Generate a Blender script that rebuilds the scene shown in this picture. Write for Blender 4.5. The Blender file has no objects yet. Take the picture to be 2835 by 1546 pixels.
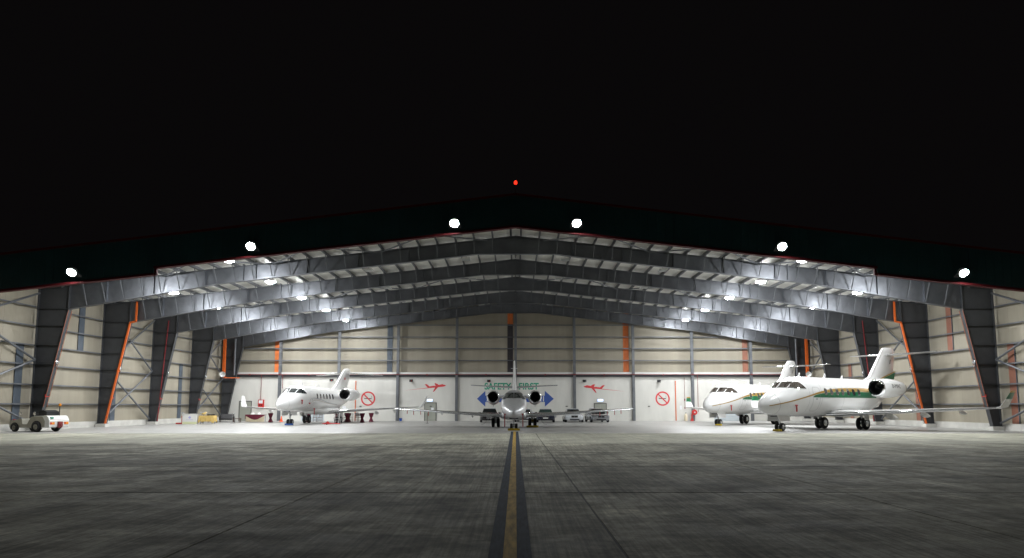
import bpy, bmesh, math, random
from mathutils import Vector, Matrix
random.seed(7)
R = math.radians
sc = bpy.context.scene
col = sc.collection

# ------------------------------------------------------------------ camera
cd = bpy.data.cameras.new('camera'); cam = bpy.data.objects.new('camera', cd); col.objects.link(cam)
cam.location = (0, 0, 1.65); cam.rotation_euler = (R(95.9), 0, 0)
cd.sensor_width = 36; cd.lens = 24.89; cd.shift_x = -.0035; cd.shift_y = .053
cd.clip_start = .1; cd.clip_end = 2000
sc.camera = cam
# ------------------------------------------------------------------ night sky
w = bpy.data.worlds.new('World'); sc.world = w; w.use_nodes = True
bg = w.node_tree.nodes['Background']
bg.inputs['Color'].default_value = (1.0, .86, .92, 1); bg.inputs['Strength'].default_value = .0027
FLOOD_E, BAY_E = 860.0, 580.0         # emission of the fascia floodlights / of the lit high-bay lamps
sc.view_settings.view_transform = 'Standard'; sc.view_settings.look = 'None'
sc.view_settings.exposure = 0; sc.view_settings.gamma = 1
sc.render.engine = 'CYCLES'
sc.cycles.use_denoising = True
sc.cycles.max_bounces = 6; sc.cycles.diffuse_bounces = 4; sc.cycles.glossy_bounces = 4
sc.cycles.transmission_bounces = 3; sc.cycles.caustics_reflective = False; sc.cycles.caustics_refractive = False
sc.cycles.sample_clamp_indirect = 6

# ------------------------------------------------------------------ materials
def mk(name, c, rough=.5, metal=0, coat=0, var=0, vscale=1.0, stretch=(1, 1, 1), bump=0, bscale=20, rnd=0, emit=None, es=0, spec=.5, space='Object', rvar=0):
    m = bpy.data.materials.new(name); m.use_nodes = True
    nt = m.node_tree; b = nt.nodes['Principled BSDF']; N = nt.nodes.new; L = nt.links.new
    b.inputs['Base Color'].default_value = (*c, 1); b.inputs['Roughness'].default_value = rough
    b.inputs['Metallic'].default_value = metal; b.inputs['Coat Weight'].default_value = coat
    b.inputs['Coat Roughness'].default_value = .06; b.inputs['Specular IOR Level'].default_value = spec
    if emit: b.inputs['Emission Color'].default_value = (*emit, 1); b.inputs['Emission Strength'].default_value = es
    if var or bump or rnd or rvar:
        if space == 'World':
            g = N('ShaderNodeNewGeometry'); src = g.outputs['Position']
        else:
            g = N('ShaderNodeTexCoord'); src = g.outputs['Object']
        mp = N('ShaderNodeMapping'); mp.inputs['Scale'].default_value = stretch; L(src, mp.inputs['Vector'])
    if var or rnd:
        no = N('ShaderNodeTexNoise'); no.inputs['Scale'].default_value = vscale; no.inputs['Detail'].default_value = 6
        no.inputs['Roughness'].default_value = .62; L(mp.outputs[0], no.inputs['Vector'])
        mr = N('ShaderNodeMapRange'); mr.inputs[1].default_value = .3; mr.inputs[2].default_value = .7
        mr.inputs[3].default_value = 1 - var; mr.inputs[4].default_value = 1 + var; L(no.outputs[0], mr.inputs[0])
        val = mr.outputs[0]
        if rnd:
            oi = N('ShaderNodeObjectInfo'); m2 = N('ShaderNodeMapRange'); m2.inputs[3].default_value = 1 - rnd; m2.inputs[4].default_value = 1 + rnd
            L(oi.outputs['Random'], m2.inputs[0]); mm = N('ShaderNodeMath'); mm.operation = 'MULTIPLY'
            L(val, mm.inputs[0]); L(m2.outputs[0], mm.inputs[1]); val = mm.outputs[0]
        vm = N('ShaderNodeVectorMath'); vm.operation = 'SCALE'; vm.inputs[0].default_value = c; L(val, vm.inputs['Scale'])
        L(vm.outputs[0], b.inputs['Base Color'])
    if rvar:
        n3 = N('ShaderNodeTexNoise'); n3.inputs['Scale'].default_value = vscale * 1.7; n3.inputs['Detail'].default_value = 4; L(mp.outputs[0], n3.inputs['Vector'])
        m3 = N('ShaderNodeMapRange'); m3.inputs[3].default_value = max(.02, rough - rvar); m3.inputs[4].default_value = rough + rvar
        L(n3.outputs[0], m3.inputs[0]); L(m3.outputs[0], b.inputs['Roughness'])
    if bump:
        n2 = N('ShaderNodeTexNoise'); n2.inputs['Scale'].default_value = bscale; n2.inputs['Detail'].default_value = 3; L(mp.outputs[0], n2.inputs['Vector'])
        bp = N('ShaderNodeBump'); bp.inputs['Strength'].default_value = bump; bp.inputs['Distance'].default_value = .05
        L(n2.outputs[0], bp.inputs['Height']); L(bp.outputs[0], b.inputs['Normal'])
    return m

STEEL = mk('charcoal_steel', (.165, .173, .188), .48, .92, var=.16, vscale=.8, bump=.9, bscale=1.1, space='World', rvar=.06)
STEEL2 = mk('charcoal_steel_plain', (.052, .054, .058), .5, .15, var=.2, vscale=1.2, space='World')
GALV = mk('galvanised_steel', (.135, .143, .155), .45, .15, var=.2, vscale=2, space='World')
CLAD = mk('beige_cladding', (.34, .308, .24), .5, 0, var=.09, vscale=.5, stretch=(2, 2, .2), rnd=.035, space='World')
CLADB = mk('bluegrey_strip', (.085, .105, .13), .45, 0, var=.15, vscale=1, space='World')
CLADO = mk('orange_strip', (.75, .20, .05), .5, 0, var=.12, vscale=1, space='World')
CLADR = mk('faded_orange_strip', (.30, .13, .085), .5, 0, var=.15, vscale=1, space='World')
CLADD = mk('dark_brown_strip', (.045, .038, .042), .5, 0, var=.2, vscale=1, space='World')
ROOF = mk('roof_underside', (.80, .79, .74), .45, 0, var=.1, vscale=.6, space='World')
WHITEW = mk('white_wall', (.66, .65, .605), .55, 0, var=.09, vscale=.5, stretch=(1, 1, .3), bump=.1, bscale=6, space='World')
FLASH = mk('white_flashing', (.62, .62, .60), .4, .1)
FASCIA = mk('dark_green_fascia', (.012, .048, .056), .5, 0, var=.25, vscale=.5, space='World')
REDTRIM = mk('red_trim', (.075, .006, .008), .6, spec=.2)
CABLE = mk('dull_orange_cable', (.38, .10, .04), .6)
ORANGE = mk('orange_paint', (.66, .125, .018), .45, var=.1, vscale=3)
REDP = mk('red_pipe_paint', (.22, .022, .026), .4, var=.1, vscale=3)
REDB = mk('bright_red', (.50, .022, .02), .4, var=.06, vscale=4)
PLINTH = mk('plinth_concrete', (.55, .54, .50), .7, var=.12, vscale=1.5, space='World', bump=.2, bscale=12)
WHITE = mk('white_paint', (.80, .80, .79), .25, 0, coat=.6, var=.025, vscale=.9)
SILVER = mk('silver_paint', (.60, .61, .63), .3, .25, coat=.7, var=.03, vscale=1)
ALU = mk('bare_aluminium', (.62, .64, .66), .22, 1, var=.08, vscale=4)
CHROME = mk('polished_metal', (.80, .81, .83), .07, 1)
GREYM = mk('grey_metal', (.22, .23, .25), .4, .6, var=.15, vscale=6)
GLASS = mk('dark_cockpit_glass', (.018, .024, .026), .05, 0, coat=1, spec=.8, var=.4, vscale=2)
GLASSB = mk('brown_cockpit_glass', (.05, .038, .03), .06, 0, coat=1, spec=.8, var=.4, vscale=2)
CABG = mk('cabin_window_glass', (.07, .07, .075), .08, 0, coat=1)
SEAM = mk('panel_seam', (.22, .23, .24), .6)
RUBBER = mk('tyre_rubber', (.016, .016, .017), .75, var=.3, vscale=6)
BLACK = mk('black_matte', (.008, .008, .009), .6)
DARKIN = mk('intake_dark', (.012, .012, .014), .5, .3)
FANM = mk('fan_blades', (.035, .036, .04), .5, .5)
GOLD = mk('gold_stripe', (.42, .25, .045), .3, .15, coat=.5)
GREEN = mk('green_stripe', (.010, .135, .056), .3, 0, coat=.5)
SWOOSH = mk('grey_blue_line', (.16, .20, .25), .35)
SWOOSHB = mk('bronze_line', (.32, .26, .19), .35)
REDST = mk('streamer_red', (.42, .03, .035), .7)
YELC = mk('yellow_chock', (.50, .36, .02), .6, var=.3, vscale=6)
BLUEC = mk('blue_chock', (.02, .10, .38), .6, var=.2, vscale=6)
WALLRED = mk('sign_red', (.62, .045, .05), .55, var=.08, vscale=2)
WALLBLUE = mk('sign_blue', (.045, .10, .36), .55, var=.08, vscale=2)
WALLGREEN = mk('sign_green', (.02, .33, .20), .55, var=.08, vscale=2)
SIGNBLK = mk('sign_black', (.02, .02, .022), .55)
SIGNWHT = mk('sign_white', (.70, .70, .67), .55)
DOORM = mk('grey_green_door', (.33, .34, .29), .5, var=.06, vscale=1)
DOORF = mk('door_frame', (.10, .10, .095), .5)
SHUT = mk('shutter_panel', (.50, .55, .58), .45, .1, var=.05, vscale=2)
PAPER = mk('paper', (.78, .78, .80), .8)
MAROON = mk('maroon_cloth', (.13, .010, .030), .75, var=.25, vscale=5)
CREAM = mk('cream_cloth', (.66, .58, .42), .8, var=.1, vscale=6)
YCLOTH = mk('yellow_cloth', (.52, .36, .11), .7, var=.12, vscale=5)
LEATHER = mk('black_leather', (.018, .017, .018), .4, var=.3, vscale=6)
WOOD = mk('dark_wood', (.085, .035, .018), .45, var=.3, vscale=5, stretch=(1, 1, .2))
CONE = mk('cone_orange', (.85, .10, .02), .5)
TUG_SHADE = mk('tractor_shaded_cream', (.36, .345, .285), .4, 0, coat=.2, var=.1, vscale=2)  # shaded copy of the tractor's cream-white paint, shade put into the colour
TUG_LIT = mk('tractor_lit_cream', (.78, .78, .76), .35, 0, coat=.3, var=.06, vscale=2)  # lit copy of the same tractor paint, lamp light put into the colour
AMBER = mk('amber_lens', (.85, .30, .02), .25, coat=.6)
LENSRED = mk('red_lens', (.6, .02, .02), .25, coat=.6)
HEADL = mk('headlamp_glass', (.72, .74, .76), .1, .8, coat=1)
CARWHITE = mk('car_pearl_white', (.66, .69, .72), .2, .1, coat=1)
CARSILV = mk('car_silver', (.30, .31, .33), .2, .7, coat=1)
CARNAVY = mk('car_navy', (.008, .014, .04), .15, .2, coat=1)
CARBLK = mk('car_black', (.012, .012, .013), .15, .1, coat=1)
CARGLASS = mk('car_glass', (.014, .018, .02), .05, 0, coat=1)
CARGLASSG = mk('car_glass_green', (.02, .05, .045), .05, 0, coat=1)
BLUEB = mk('blue_plastic', (.02, .10, .45), .4)
LAV = mk('lavender_print', (.38, .36, .66), .6)
PALEGR = mk('pale_green_print', (.66, .68, .42), .6)
LAMPBODY = mk('lamp_white_body', (.72, .72, .70), .4)
LAMPOFF = mk('lamp_unlit_grille', (.45, .46, .46), .35, .3)
FLOODL = mk('floodlight_lens', (1, 1, 1), .3, emit=(.93, .97, 1.0), es=FLOOD_E)
BAYL = mk('lit_lamp_lens', (1, 1, 1), .3, emit=(.95, .975, 1.0), es=BAY_E)
BEACON = mk('red_beacon', (1, .05, .03), .3, emit=(1, .03, .012), es=2)
EXITL = mk('lit_exit_panel', (.7, .8, 1), .3, emit=(.42, .60, 1), es=1.5)
EXITW = mk('lit_exit_mark', (1, 1, 1), .3, emit=(.9, .97, 1), es=2.2)

def concrete(name, base, streak, dark, bright, rough, rv, spec=.18):
    m = bpy.data.materials.new(name); m.use_nodes = True
    nt = m.node_tree; b = nt.nodes['Principled BSDF']; N = nt.nodes.new; L = nt.links.new
    g = N('ShaderNodeNewGeometry')
    def noise(scale, st, det=6, ro=.6):
        mp = N('ShaderNodeMapping'); mp.inputs['Scale'].default_value = st; L(g.outputs['Position'], mp.inputs['Vector'])
        n = N('ShaderNodeTexNoise'); n.inputs['Scale'].default_value = scale; n.inputs['Detail'].default_value = det; n.inputs['Roughness'].default_value = ro
        L(mp.outputs[0], n.inputs['Vector']); return n.outputs[0]
    def rng(v, a, b_, c, d):
        r = N('ShaderNodeMapRange'); r.inputs[1].default_value = a; r.inputs[2].default_value = b_; r.inputs[3].default_value = c; r.inputs[4].default_value = d
        L(v, r.inputs[0]); return r.outputs[0]
    def mul(a, b_):
        x = N('ShaderNodeMath'); x.operation = 'MULTIPLY'; L(a, x.inputs[0]); L(b_, x.inputs[1]); return x.outputs[0]
    big = rng(noise(.25, (.8, 1, 1), 8, .70), .40, .60, 1 - dark, 1 + bright)
    mid = rng(noise(.9, (.7, 1, 1), 8, .74), .41, .60, 1 - dark * .8, 1 + bright * .7)
    fine = rng(noise(6, (1, .8, 1), 8, .8), .40, .60, 1 - dark * .55, 1 + dark * .55)
    brush = rng(noise(9, (1.8, .045, 1), 4, .7), .38, .62, 1 - streak, 1 + streak)
    brush2 = rng(noise(1.6, (1.4, .04, 1), 3, .6), .40, .60, 1 - streak * .45, 1 + streak * .45)
    spot = rng(noise(.55, (.45, 1, 1), 8, .78), .565, .63, 1, 1 - dark * 1.1)
    oi = N('ShaderNodeObjectInfo'); slab = rng(oi.outputs['Random'], 0, 1, 1 - dark * .36, 1 + dark * .36)
    v = big
    pale = rng(noise(.7, (.5, 1, 1), 8, .76), .555, .61, 1, 1 + bright * 1.3)
    band = rng(noise(.9, (1, .03, 1), 2, .5), .4, .6, 1 - streak * .25, 1 + streak * .25)
    for k in (mid, fine, brush, brush2, spot, slab, pale, band): v = mul(v, k)
    vm = N('ShaderNodeVectorMath'); vm.operation = 'SCALE'; vm.inputs[0].default_value = base; L(v, vm.inputs['Scale'])
    L(vm.outputs[0], b.inputs['Base Color'])
    L(rng(mid, .6, 1.4, rough + rv, rough - rv), b.inputs['Roughness']); b.inputs['Specular IOR Level'].default_value = spec
    bp = N('ShaderNodeBump'); bp.inputs['Strength'].default_value = .35; bp.inputs['Distance'].default_value = .02
    L(mul(brush, fine), bp.inputs['Height']); L(bp.outputs[0], b.inputs['Normal'])
    return m
CONC = concrete('apron_concrete', (.268, .256, .200), .30, .38, .36, .85, .1)
CONC2 = concrete('pale_apron_concrete', (.36, .35, .28), .16, .2, .16, .8, .08)
JOINT = mk('joint_filler', (.03, .03, .028), .8)
FLOOR = concrete('hangar_floor', (.385, .38, .362), .06, .09, .08, .38, .06, .5)
LINEY = mk('yellow_line_paint', (.42, .27, .055), .85, var=.5, vscale=3, stretch=(4, .6, 1), space='World', spec=.15)
LINEB = mk('dark_line_border', (.038, .048, .062), .9, var=.55, vscale=4, stretch=(5, .5, 1), space='World', spec=.1)

# ------------------------------------------------------------------ mesh helpers
class MB:
    def __init__(s): s.v = []; s.f = []; s.m = []; s.cur = 0
    def mat(s, i): s.cur = i; return s
    def face(s, idx): s.f.append(tuple(idx)); s.m.append(s.cur)
    def add(s, vs, fs):
        o = len(s.v); s.v += [tuple(p) for p in vs]
        for f in fs: s.face([i + o for i in f])
        return s
    def box(s, a, b):
        x0, x1 = sorted((a[0], b[0])); y0, y1 = sorted((a[1], b[1])); z0, z1 = sorted((a[2], b[2]))
        return s.add([(x0, y0, z0), (x1, y0, z0), (x1, y1, z0), (x0, y1, z0), (x0, y0, z1), (x1, y0, z1), (x1, y1, z1), (x0, y1, z1)],
              [(0, 3, 2, 1), (4, 5, 6, 7), (0, 1, 5, 4), (1, 2, 6, 5), (2, 3, 7, 6), (3, 0, 4, 7)])
    def bar(s, p, q, w, h, up=(0, 0, 1)):
        p, q = Vector(p), Vector(q); d = (q - p).normalized(); u = Vector(up)
        if abs(d.dot(u)) > .98: u = Vector((0, 1, 0))
        r = d.cross(u).normalized(); u = r.cross(d)
        vs = []
        for c in (p, q):
            for a, b in ((-1, -1), (1, -1), (1, 1), (-1, 1)): vs.append(c + r * a * w / 2 + u * b * h / 2)
        return s.add(vs, [(0, 1, 2, 3), (7, 6, 5, 4), (0, 4, 5, 1), (1, 5, 6, 2), (2, 6, 7, 3), (3, 7, 4, 0)])
    def tube(s, p, q, r, n=8, r2=None, cap=True):
        r2 = r if r2 is None else r2
        p, q = Vector(p), Vector(q); d = (q - p).normalized(); u = Vector((0, 0, 1)) if abs(d.z) < .9 else Vector((1, 0, 0))
        a = d.cross(u).normalized(); b = a.cross(d)
        vs = []
        for c, rr in ((p, r), (q, r2)):
            for k in range(n):
                t = 2 * math.pi * k / n; vs.append(c + a * math.cos(t) * rr + b * math.sin(t) * rr)
        fs = [(k, (k + 1) % n, n + (k + 1) % n, n + k) for k in range(n)]
        if cap: fs += [tuple(range(n - 1, -1, -1)), tuple(range(n, 2 * n))]
        return s.add(vs, fs)
    def path(s, pts, r, n=6):
        for a, b in zip(pts[:-1], pts[1:]): s.tube(a, b, r, n)
        return s
    def lathe(s, prof, c, ax, n=20, cap=True, sx=1, su=1):
        c = Vector(c); ax = Vector(ax).normalized(); u = Vector((0, 0, 1)) if abs(ax.z) < .9 else Vector((1, 0, 0))
        a = ax.cross(u).normalized(); b = a.cross(ax)
        vs = []
        for r, t in prof:
            for k in range(n):
                th = 2 * math.pi * k / n; vs.append(c + ax * t + a * math.cos(th) * r * sx + b * math.sin(th) * r * su)
        fs = []
        for i in range(len(prof) - 1):
            for k in range(n):
                fs.append((i * n + k, i * n + (k + 1) % n, (i + 1) * n + (k + 1) % n, (i + 1) * n + k))
        if cap:
            fs.append(tuple(range(n - 1, -1, -1))); fs.append(tuple((len(prof) - 1) * n + k for k in range(n)))
        return s.add(vs, fs)
    def loft(s, secs, cap=True, close=True):
        n = len(secs[0]); vs = [p for sec in secs for p in sec]; fs = []
        for i in range(len(secs) - 1):
            for k in range(n if close else n - 1):
                fs.append((i * n + k, i * n + (k + 1) % n, (i + 1) * n + (k + 1) % n, (i + 1) * n + k))
        if cap: fs += [tuple(range(n - 1, -1, -1)), tuple((len(secs) - 1) * n + k for k in range(n))]
        return s.add(vs, fs)
    def prism(s, pts, off):           # closed polygon pts (3D) extruded by off
        n = len(pts); off = Vector(off); vs = [Vector(p) for p in pts] + [Vector(p) + off for p in pts]
        return s.add(vs, [tuple(range(n - 1, -1, -1)), tuple(range(n, 2 * n))] + [(k, (k + 1) % n, n + (k + 1) % n, n + k) for k in range(n)])
    def grid(s, rows):
        n = len(rows[0]); return s.add([p for r in rows for p in r], [(i * n + k, i * n + k + 1, (i + 1) * n + k + 1, (i + 1) * n + k) for i in range(len(rows) - 1) for k in range(n - 1)])
    def mesh(s, name, mats, smooth=None):
        me = bpy.data.meshes.new(name); me.from_pydata([tuple(p) for p in s.v], [], s.f)
        for m in (mats if isinstance(mats, (list, tuple)) else [mats]): me.materials.append(m)
        me.polygons.foreach_set('material_index', s.m)
        bm = bmesh.new(); bm.from_mesh(me); bmesh.ops.recalc_face_normals(bm, faces=bm.faces); bm.to_mesh(me); bm.free()
        if smooth is not None:
            me.polygons.foreach_set('use_smooth', [True] * len(me.polygons)); me.set_sharp_from_angle(angle=R(smooth))
        me.update(); return me
    def build(s, name, mats, parent=None, smooth=None):
        return link(name, s.mesh(name, mats, smooth), parent)

def link(name, me, parent=None, loc=None, rz=0):
    o = bpy.data.objects.new(name, me); col.objects.link(o)
    if parent: o.parent = parent
    if loc: o.location = loc
    if rz: o.rotation_euler = (0, 0, rz)
    return o
def tag(o, label=None, cat=None, group=None, kind=None):
    if label: o['label'] = label
    if cat: o['category'] = cat
    if group: o['group'] = group
    if kind: o['kind'] = kind
    return o
def thing(name, label, cat, loc=(0, 0, 0), rz=0, group=None):
    o = bpy.data.objects.new(name, None); o.empty_display_size = .3; col.objects.link(o)
    o.location = loc; o.rotation_euler = (0, 0, rz)
    return tag(o, label, cat, group)
def kids(o): return [c for c in bpy.data.objects if c.parent == o]
def dup(root, loc, rz=0, label=None, group=None):
    r = root.copy(); col.objects.link(r); r.location = loc; r.rotation_euler = (0, 0, rz)
    if label: r['label'] = label
    if group: r['group'] = group
    for ch in list(root.children):
        c = ch.copy(); col.objects.link(c); c.parent = r
        for g in ch.children:
            d = g.copy(); col.objects.link(d); d.parent = c
    return r
def text_mesh(txt, size, depth=.003, bold=0.0):
    cu = bpy.data.curves.new('lettering', 'FONT'); cu.body = txt; cu.size = size; cu.extrude = depth; cu.align_x = 'CENTER'; cu.offset = bold; cu.resolution_u = 4
    o = bpy.data.objects.new('lettering', cu); col.objects.link(o)
    dg = bpy.context.evaluated_depsgraph_get(); me = bpy.data.meshes.new_from_object(o.evaluated_get(dg))
    bpy.data.objects.remove(o); return me

# ------------------------------------------------------------------ ground
Y0, YB, NF = 41.6, 8.0, 5                       # fascia plane, bay, frames
FY = [Y0 + YB * (i + 1) for i in range(NF)]     # 49.6 ... 81.6
YW = 82.2                                       # inner face of the rear wall
HW = 34.0                                       # side cladding
base = MB(); base.add([(-400, -60, -.03), (400, -60, -.03), (400, 400, -.03), (-400, 400, -.03)], [(0, 1, 2, 3)])
ground = tag(base.build('apron', CONC), kind='structure')
jb = MB(); jb.box((-66.4, -8.5, -.028), (66.5, 44.0, -.016)); jb.build('joint_filler', JOINT, ground)
XJ = [1.235 + 5.1 * k for k in range(-13, 14)]
YJ = [44.0 - 6.02 * k for k in range(0, 9)]
slab_me = {}
for i in range(len(XJ) - 1):
    for j in range(len(YJ) - 1):
        if abs((XJ[i] + XJ[i + 1]) / 2) > YJ[j] * .86 + 8: continue
        if 'm' not in slab_me:
            b = MB(); b.box((.018, .03, -.015), (5.1 - .018, 6.02 - .03, 0)); slab_me['m'] = b.mesh('concrete_slab', CONC)
        if j == 0 and 'l' not in slab_me: slab_me['l'] = slab_me['m'].copy(); slab_me['l'].materials[0] = CONC2
        o = link('concrete_slab', slab_me['l' if j < 2 else 'm'], ground, (XJ[i], YJ[j + 1], random.uniform(-.003, .0)))
fl = MB(); fl.box((-34.3, 44.02, -.02), (34.3, 82.6, 0.0))
tag(fl.build('hangar_floor', FLOOR), kind='structure')
ln = MB(); ln.box((-.305, -4, .002), (.18, 47.2, .005)); border = ln.build('line_border', LINEB, ground)
ln = MB(); ln.box((-.140, -4, .006), (.014, 47.4, .009)); ln.build('painted_line', LINEY, ground)

# ------------------------------------------------------------------ hangar
hangar = thing('hangar', 'wide steel aircraft hangar with open front, charcoal frames and dark green fascia', 'building', (0, Y0, 0))
hangar.location = (0, 0, 0)
rz = lambda x: 13.75 - .112 * abs(x)
BOT = [(0, 12.45), (2.75, 12.44), (4.0, 12.28), (21.0, 10.3), (31.5, 8.5)]
def zb(x):
    x = abs(x)
    for (a, za), (b, zb_) in zip(BOT[:-1], BOT[1:]):
        if x <= b: return za + (zb_ - za) * (x - a) / (b - a)
    return 8.5
# fascia (front gable band) with red trims and the door-opening step
fpts = [(-36, rz(36) - .62), (-21.5, rz(21.5) - 1.08 + .02), (-21.5, rz(21.5) - .72), (0, 12.33), (21.5, rz(21.5) - .72), (21.5, rz(21.5) - 1.06), (36, rz(36) - .62)]
def zf_low(x):
    x = abs(x); return 12.40 - .1165 * x if x <= 21.5 else 9.53 - .110 * (x - 21.5)
def zf_top(x): return 14.30 - .119 * abs(x)
fx = [-44, -34, -21.501, -21.5, -10, 0, 10, 21.5, 21.501, 34, 44]
fas = MB()
secs = []
def fsec(x, zl):
    return [(x, Y0 - .15, zl), (x, Y0 + .15, zl), (x, Y0 + .15, zf_top(x)), (x, Y0 - .15, zf_top(x))]
for x in fx:
    secs.append(fsec(x, zf_low(x)))
fas.loft(secs)
fascia = fas.build('fascia', FASCIA, hangar)
# ribs of the fascia cladding
rb = MB()
for k in range(-88, 89):
    x = k * .5; rb.box((x - .05, Y0 - .175, zf_low(x + (.001 if abs(abs(x) - 21.5) < .01 else 0)) + .12), (x + .05, Y0 - .149, zf_top(x) - .14))
tag(rb.build('cladding_rib', FASCIA, fascia), kind='stuff')
def trim(pts, name='red_trim'):
    t = MB()
    for a, b in zip(pts[:-1], pts[1:]): t.bar(a, b, .36, .13)
    return t.build(name, REDTRIM, fascia)
ft = Y0 - .01
trim([(x, ft, zf_top(x) + .03) for x in (-44, 0)]); trim([(x, ft, zf_top(x) + .03) for x in (0, 44)])
for s in (-1, 1):
    trim([(0, ft, zf_low(0) - .03), (s * 21.5, ft, zf_low(21.5) - .03)])
    trim([(s * 21.53, ft, zf_low(21.5) - .0), (s * 21.53, ft, zf_low(21.51) - .10)])
    trim([(s * 21.5, ft, zf_low(21.51) - .06), (s * 44, ft, zf_low(44) - .06)])
# roof sheets and purlins
rf = MB()
secs = {-1: [], 1: []}
NY = int((YW + .4 - Y0) / .25)
for s in (-1, 1):
    rows = []
    for k in range(NY + 1):
        y = Y0 + .2 + k * .25; dz = .045 if k % 2 else 0
        rows.append([(s * x, y, rz(x) + .26 + dz) for x in (0, 34.2)])
        rows.append([(s * x, y + .12, rz(x) + .26 + dz) for x in (0, 34.2)])
    rf.grid(rows)
roof = rf.build('roof', ROOF, hangar)
cap = MB()
for s in (-1, 1): cap.loft([[(s * x, y, rz(x) + .36), (s * x, y, rz(x) + .40)] for x in (0, 35) for y in (Y0,)] , cap=False)
pur_me = None
px = [.35 + 1.3 * k for k in range(26)]
for s in (-1, 1):
    for x in px:
        if pur_me is None:
            b = MB(); b.box((-.035, 0, 0), (.035, YW - Y0 - .3, .22)); b.box((-.035, 0, -.0), (.09, YW - Y0 - .3, .018)); pur_me = b.mesh('purlin', GALV)
        o = link('purlin', pur_me, roof, (s * x, Y0 + .2, rz(x) + .012)); o.rotation_euler = (0, s * R(6.4), 0)
# roof bracing tubes in alternate bays
rb_pts = []
for bay in (0, 2, 4):
    ya, yb = (Y0 + .6 if bay == 0 else FY[bay - 1] + .2), FY[bay] - .25
    for s in (-1, 1):
        for x0, x1 in ((2, 9.6), (9.6, 17.2), (17.2, 24.8), (24.8, 32.0)):
            for a, b_ in (((x0, ya), (x1, yb)), ((x1, ya), (x0, yb))):
                p = (s * a[0], a[1], rz(a[0]) - .16); q = (s * b_[0], b_[1], rz(b_[0]) - .16)
                t = MB(); t.tube(p, q, .05, 6); t.build('roof_brace', GALV, roof, 40)
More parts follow.
